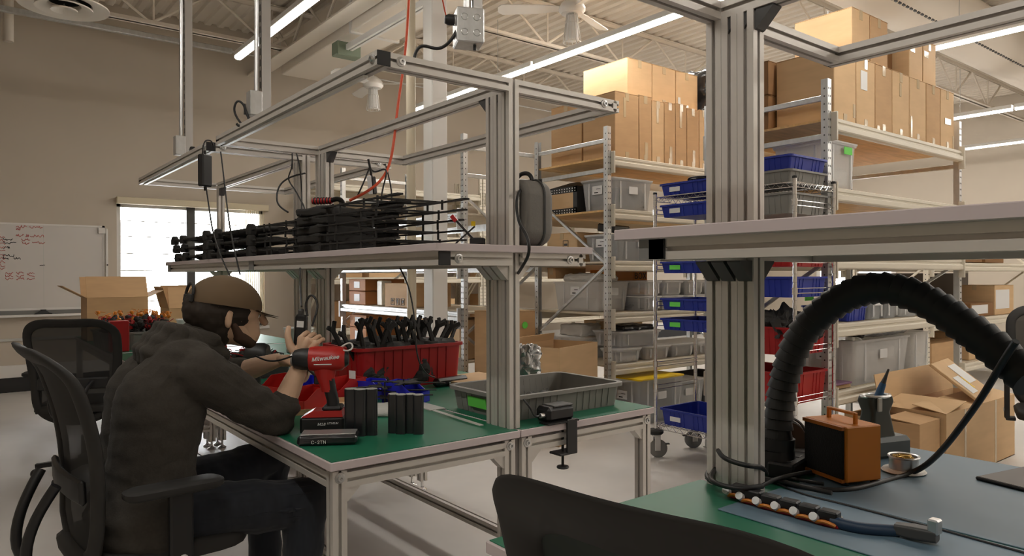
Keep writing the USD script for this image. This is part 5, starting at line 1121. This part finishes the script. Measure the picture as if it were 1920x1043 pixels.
def thumb(w, p, side, n, out):
    a = w+p*.022+side*.020; b = a+(side*.55+p*.65+n*out)*.042; c = b+(p*.85+side*.15+n*out*1.4)*.034; d = c+(p*.8+n*out*1.6)*.026
    return [hull(a, b, .015, .0125, 14), hull(b, c, .012, .0105, 14), hull(c, d, .0105, .0085, 14)]
DEV = V(.115, .452, 1.10)       # the black device in the raised right hand
u = V(.12, -.02, 1.0); u /= np.linalg.norm(u)
# raised right hand: back of the hand to the camera, fingers wrapping the device to the right, thumb up its left side
hr, k0, sd, pp, nn = hand(J['wR'], V(.26, -.18, 1.0), V(.62, -.25, .75), V(.60, .78, -.1), .5, 38)
T0 = J['wR']; thR = [hull(T0+V(-.006, .006, .022), T0+V(-.030, .022, .062), .018, .0145, 14), hull(T0+V(-.030, .022, .062), T0+V(-.036, .030, .096), .0135, .0115, 14), hull(T0+V(-.036, .030, .096), T0+V(-.030, .036, .122), .0115, .009, 14)]
hl, k1, sd2, p2, n2 = hand(J['wL'], V(.75, -.62, .0), V(.75, -.55, -.25), V(-.2, -.4, -.9), .5, 34)
thL = thumb(J['wL'], p2, -sd2, n2, .35)
head = [hull(J['neck'], J['head']+V(-.02, 0, -.03), .056, .058), hull(J['head']+V(-.025, 0, .035), J['head']+V(.045, 0, .03), .088, .074), hull(J['head']+V(.045, 0, .02), J['head']+V(.075, 0, -.055), .062, .040), hull(J['head']+V(.0, 0, -.02), J['head']+V(.075, 0, -.065), .066, .036)]
head += [hull(J['head']+V(.112, 0, .012), J['head']+V(.132, 0, -.018), .010, .014, 12), hull(J['head']+V(.100, -.02, -.055), J['head']+V(.100, .02, -.055), .012, .012, 12)]
for s in (-1, 1): head += [hull(J['head']+V(-.012, s*.080, .02), J['head']+V(-.014, s*.080, -.018), .014, .010, 12), hull(J['head']+V(.078, s*.034, .026), J['head']+V(.10, s*.03, .03), .016, .012, 12)]
mn = thing('person', 'person in a dark hooded sweatshirt, cap and jeans seated at the front bench', 'person', (0, 0, 0))
body = skin(torso()+legs()+limb(-1)+limb(1)+hr+thR+hl+thL+head, .011)
part(mn, 'body', body, 'skin', smooth=True)
# hooded sweatshirt: sleeves pushed up to the elbows
def sleeve(a):
    s, e, w = J['s'+a], J['e'+a], J['w'+a]
    return [hull(s, s*.5+e*.5, .082, .072), hull(s*.5+e*.5, e, .074, .061), hull(e, e*.80+w*.20, .060, .055)]
hood = [hull(J['neck']+V(-.115, y, -.035), J['neck']+V(-.085, y*1.1, .03), .062, .040) for y in (-.07, 0, .07)]+[hull(J['neck']+V(-.05, s*.075, .02), J['neck']+V(.055, s*.062, -.035), .036, .026) for s in (-1, 1)]
sw = skin(torso(.020)+sleeve('R')+sleeve('L')+hood+[hull(J['pel']+V(-.012, -.10, -.03), J['pel']+V(-.012, .10, -.03), .150, .150)], .013, 8)
nz = meshkit.fbm(sw.vertices*V(16, 16, 30), 3, 5)-.5
fold = np.sin(sw.vertices[:, 2]*95+6*meshkit.fbm(sw.vertices*9, 2, 8))
lowb = np.clip((.80-sw.vertices[:, 2])/.2, 0, 1); slv = np.clip((sw.vertices[:, 0]+.12)/.1, 0, 1)
sw.vertices += sw.vertex_normals*(nz*.016+fold*.0045*(lowb*.8+slv*.9)).reshape(-1, 1)
part(mn, 'sweatshirt', sw, 'hoodie', smooth=True)
for s, a in ((-1, 'R'), (1, 'L')):
    e, w = J['e'+a], J['w'+a]; q = e*.79+w*.21; d = (w-e)/np.linalg.norm(w-e); part(mn, 'sleeve_cuff', skin([hull(q-d*.008, q+d*.012, .054, .052)], .01, 3), 'hoodie', smooth=True)
hd = skin([hull(J['neck']+V(-.140, y, -.025), J['neck']+V(-.100, y*1.2, .045), .052, .032) for y in (-.06, .0, .06)]+[hull(J['neck']+V(-.095, s*.066, .045), J['neck']+V(.02, s*.078, .01), .034, .024) for s in (-1, 1)], .010, 6)
hd.vertices += hd.vertex_normals*(.0035*np.sin(hd.vertices[:, 2]*110+hd.vertices[:, 0]*70)).reshape(-1, 1); part(mn, 'hood', hd, 'hoodie', smooth=True)
for a in 'RL': part(mn, 'draw_cord', tube(spline([J['neck']+V(.06, -.05 if a == 'R' else .05, -.05), J['neck']+V(.09, -.06 if a == 'R' else .06, -.10), J['neck']+V(.085, -.06 if a == 'R' else .06, -.17)], 12), .0035, 6), 'hoodie')
jn = skin(legs(.014), .014, 6); jn.vertices += jn.vertex_normals*((meshkit.fbm(jn.vertices*V(13, 13, 13), 3, 2)-.5)*.022).reshape(-1, 1); part(mn, 'jeans', jn, 'denim', smooth=True)
for a in 'RL':
    t0, a0 = J['t'+a], J['a'+a]; part(mn, 'shoe', skin([hull(a0+V(-.02, 0, -.035), t0, .045, .034), hull(a0+V(0, 0, .01), a0+V(.05, 0, -.04), .046, .040)], .012, 5), 'soft_black', smooth=True)
# hair, beard, cap
H = J['head']
hair = skin([hull(H+V(-.045, 0, .03), H+V(-.035, 0, -.035), .090, .066), hull(H+V(-.03, 0, .03), H+V(.02, 0, .035), .090, .084)]+[hull(H+V(-.03, s*.045, .04), H+V(.005, s*.048, .03), .046, .036) for s in (-1, 1)], .010, 8)
hair.vertices += hair.vertex_normals*((meshkit.fbm(hair.vertices*60, 2, 3)-.5)*.010).reshape(-1, 1); part(mn, 'hair', hair, 'hair', smooth=True)
part(mn, 'beard', skin([hull(H+V(.030, s*.048, -.062), H+V(.076, s*.01, -.082), .019, .024) for s in (-1, 1)]+[hull(H+V(.008, s*.064, -.02), H+V(.030, s*.050, -.058), .011, .017) for s in (-1, 1)], .009, 6), 'beard', smooth=True)
CP = V(*H)+V(-.002, 0, .042)
def capm(r, z0): 
    m = trimesh.creation.icosphere(4, r); m.vertices = m.vertices*np.array([1.13, 1.0, .95]); k = m.vertices[:, 2] < z0; m.vertices[k, 2] = z0; return m
cm = capm(.108, .0); part(mn, 'cap', mv(cm, *CP, ry=10), 'cap', smooth=50)
part(mn, 'cap_strap', mv(cat(bx(-.122, -.05, -.004, -.112, .05, .022, .003), tube([(-.116, .045*math.cos(a), .022+.036*math.sin(a)) for a in np.linspace(0, math.pi, 14)], .005, 6)), *CP, ry=10), 'soft_black')
br = [np.array([(.085+.10*q*math.cos(a)*1.0, .085*math.sin(a)*(1-.12*q), -.004-.006*q+.012*math.cos(a)*q*-1) for a in np.linspace(-1.35, 1.35, 20)]) for q in (0, .5, 1.)]
v_ = np.vstack(br+[b-V(0, 0, .005) for b in br]); F_ = []
for L0 in (0, 60):
    for i in range(2):
        for q in range(19):
            a, b, c, d = L0+i*20+q, L0+i*20+q+1, L0+(i+1)*20+q+1, L0+(i+1)*20+q; F_ += [(a, b, c), (a, c, d)] if L0 else [(a, c, b), (a, d, c)]
part(mn, 'cap_brim', mv(TM(v_, F_), *CP, ry=7), 'cap', smooth=40)
for s in (-1, 1): part(mn, 'eye', mv(trimesh.creation.icosphere(2, .0115), H[0]+.094, H[1]+s*.032, H[2]+.008), 'label', smooth=True); part(mn, 'iris', mv(trimesh.creation.icosphere(2, .006), H[0]+.1025, H[1]+s*.032, H[2]+.007), 'ink', smooth=True)
# what he holds
t = thing('handheld_device', 'black handheld device with a white label and looped lead in the raised hand', 'device', tuple(J['wR']+V(.010, .038, .062)), rot=(0, 4, -38))
part(t, 'body', loft([ring(.034, .030, .010, 0), ring(.040, .034, .012, .008), ring(.040, .034, .012, .095), ring(.032, .028, .010, .105)]), 'black', smooth=40); part(t, 'nub', mv(lathe([(0, .10), (.010, .10), (.011, .118), (.007, .125), (0, .126)], 14), -.002), 'dark_grey'); part(t, 'label_sticker', bx(-.010, -.0178, .062, .014, -.0165, .084), 'label')
t = thing('wire_pliers', 'small red and yellow cutters in the lowered hand', 'pliers', tuple(k1+V(.02, -.03, -.03)), rot=(0, 40, -40)); part(t, 'handle', cat(bar((0, -.008, 0), (-.05, -.014, 0), .009), bar((0, .008, 0), (-.05, .014, 0), .009)), 'red'); part(t, 'jaw', bar((0, 0, 0), (.04, 0, 0), .012, .006), 'dark_grey'); part(t, 'yellow_sleeve', bar((-.03, .0, .008), (-.045, -.01, .012), .01), 'yellow')
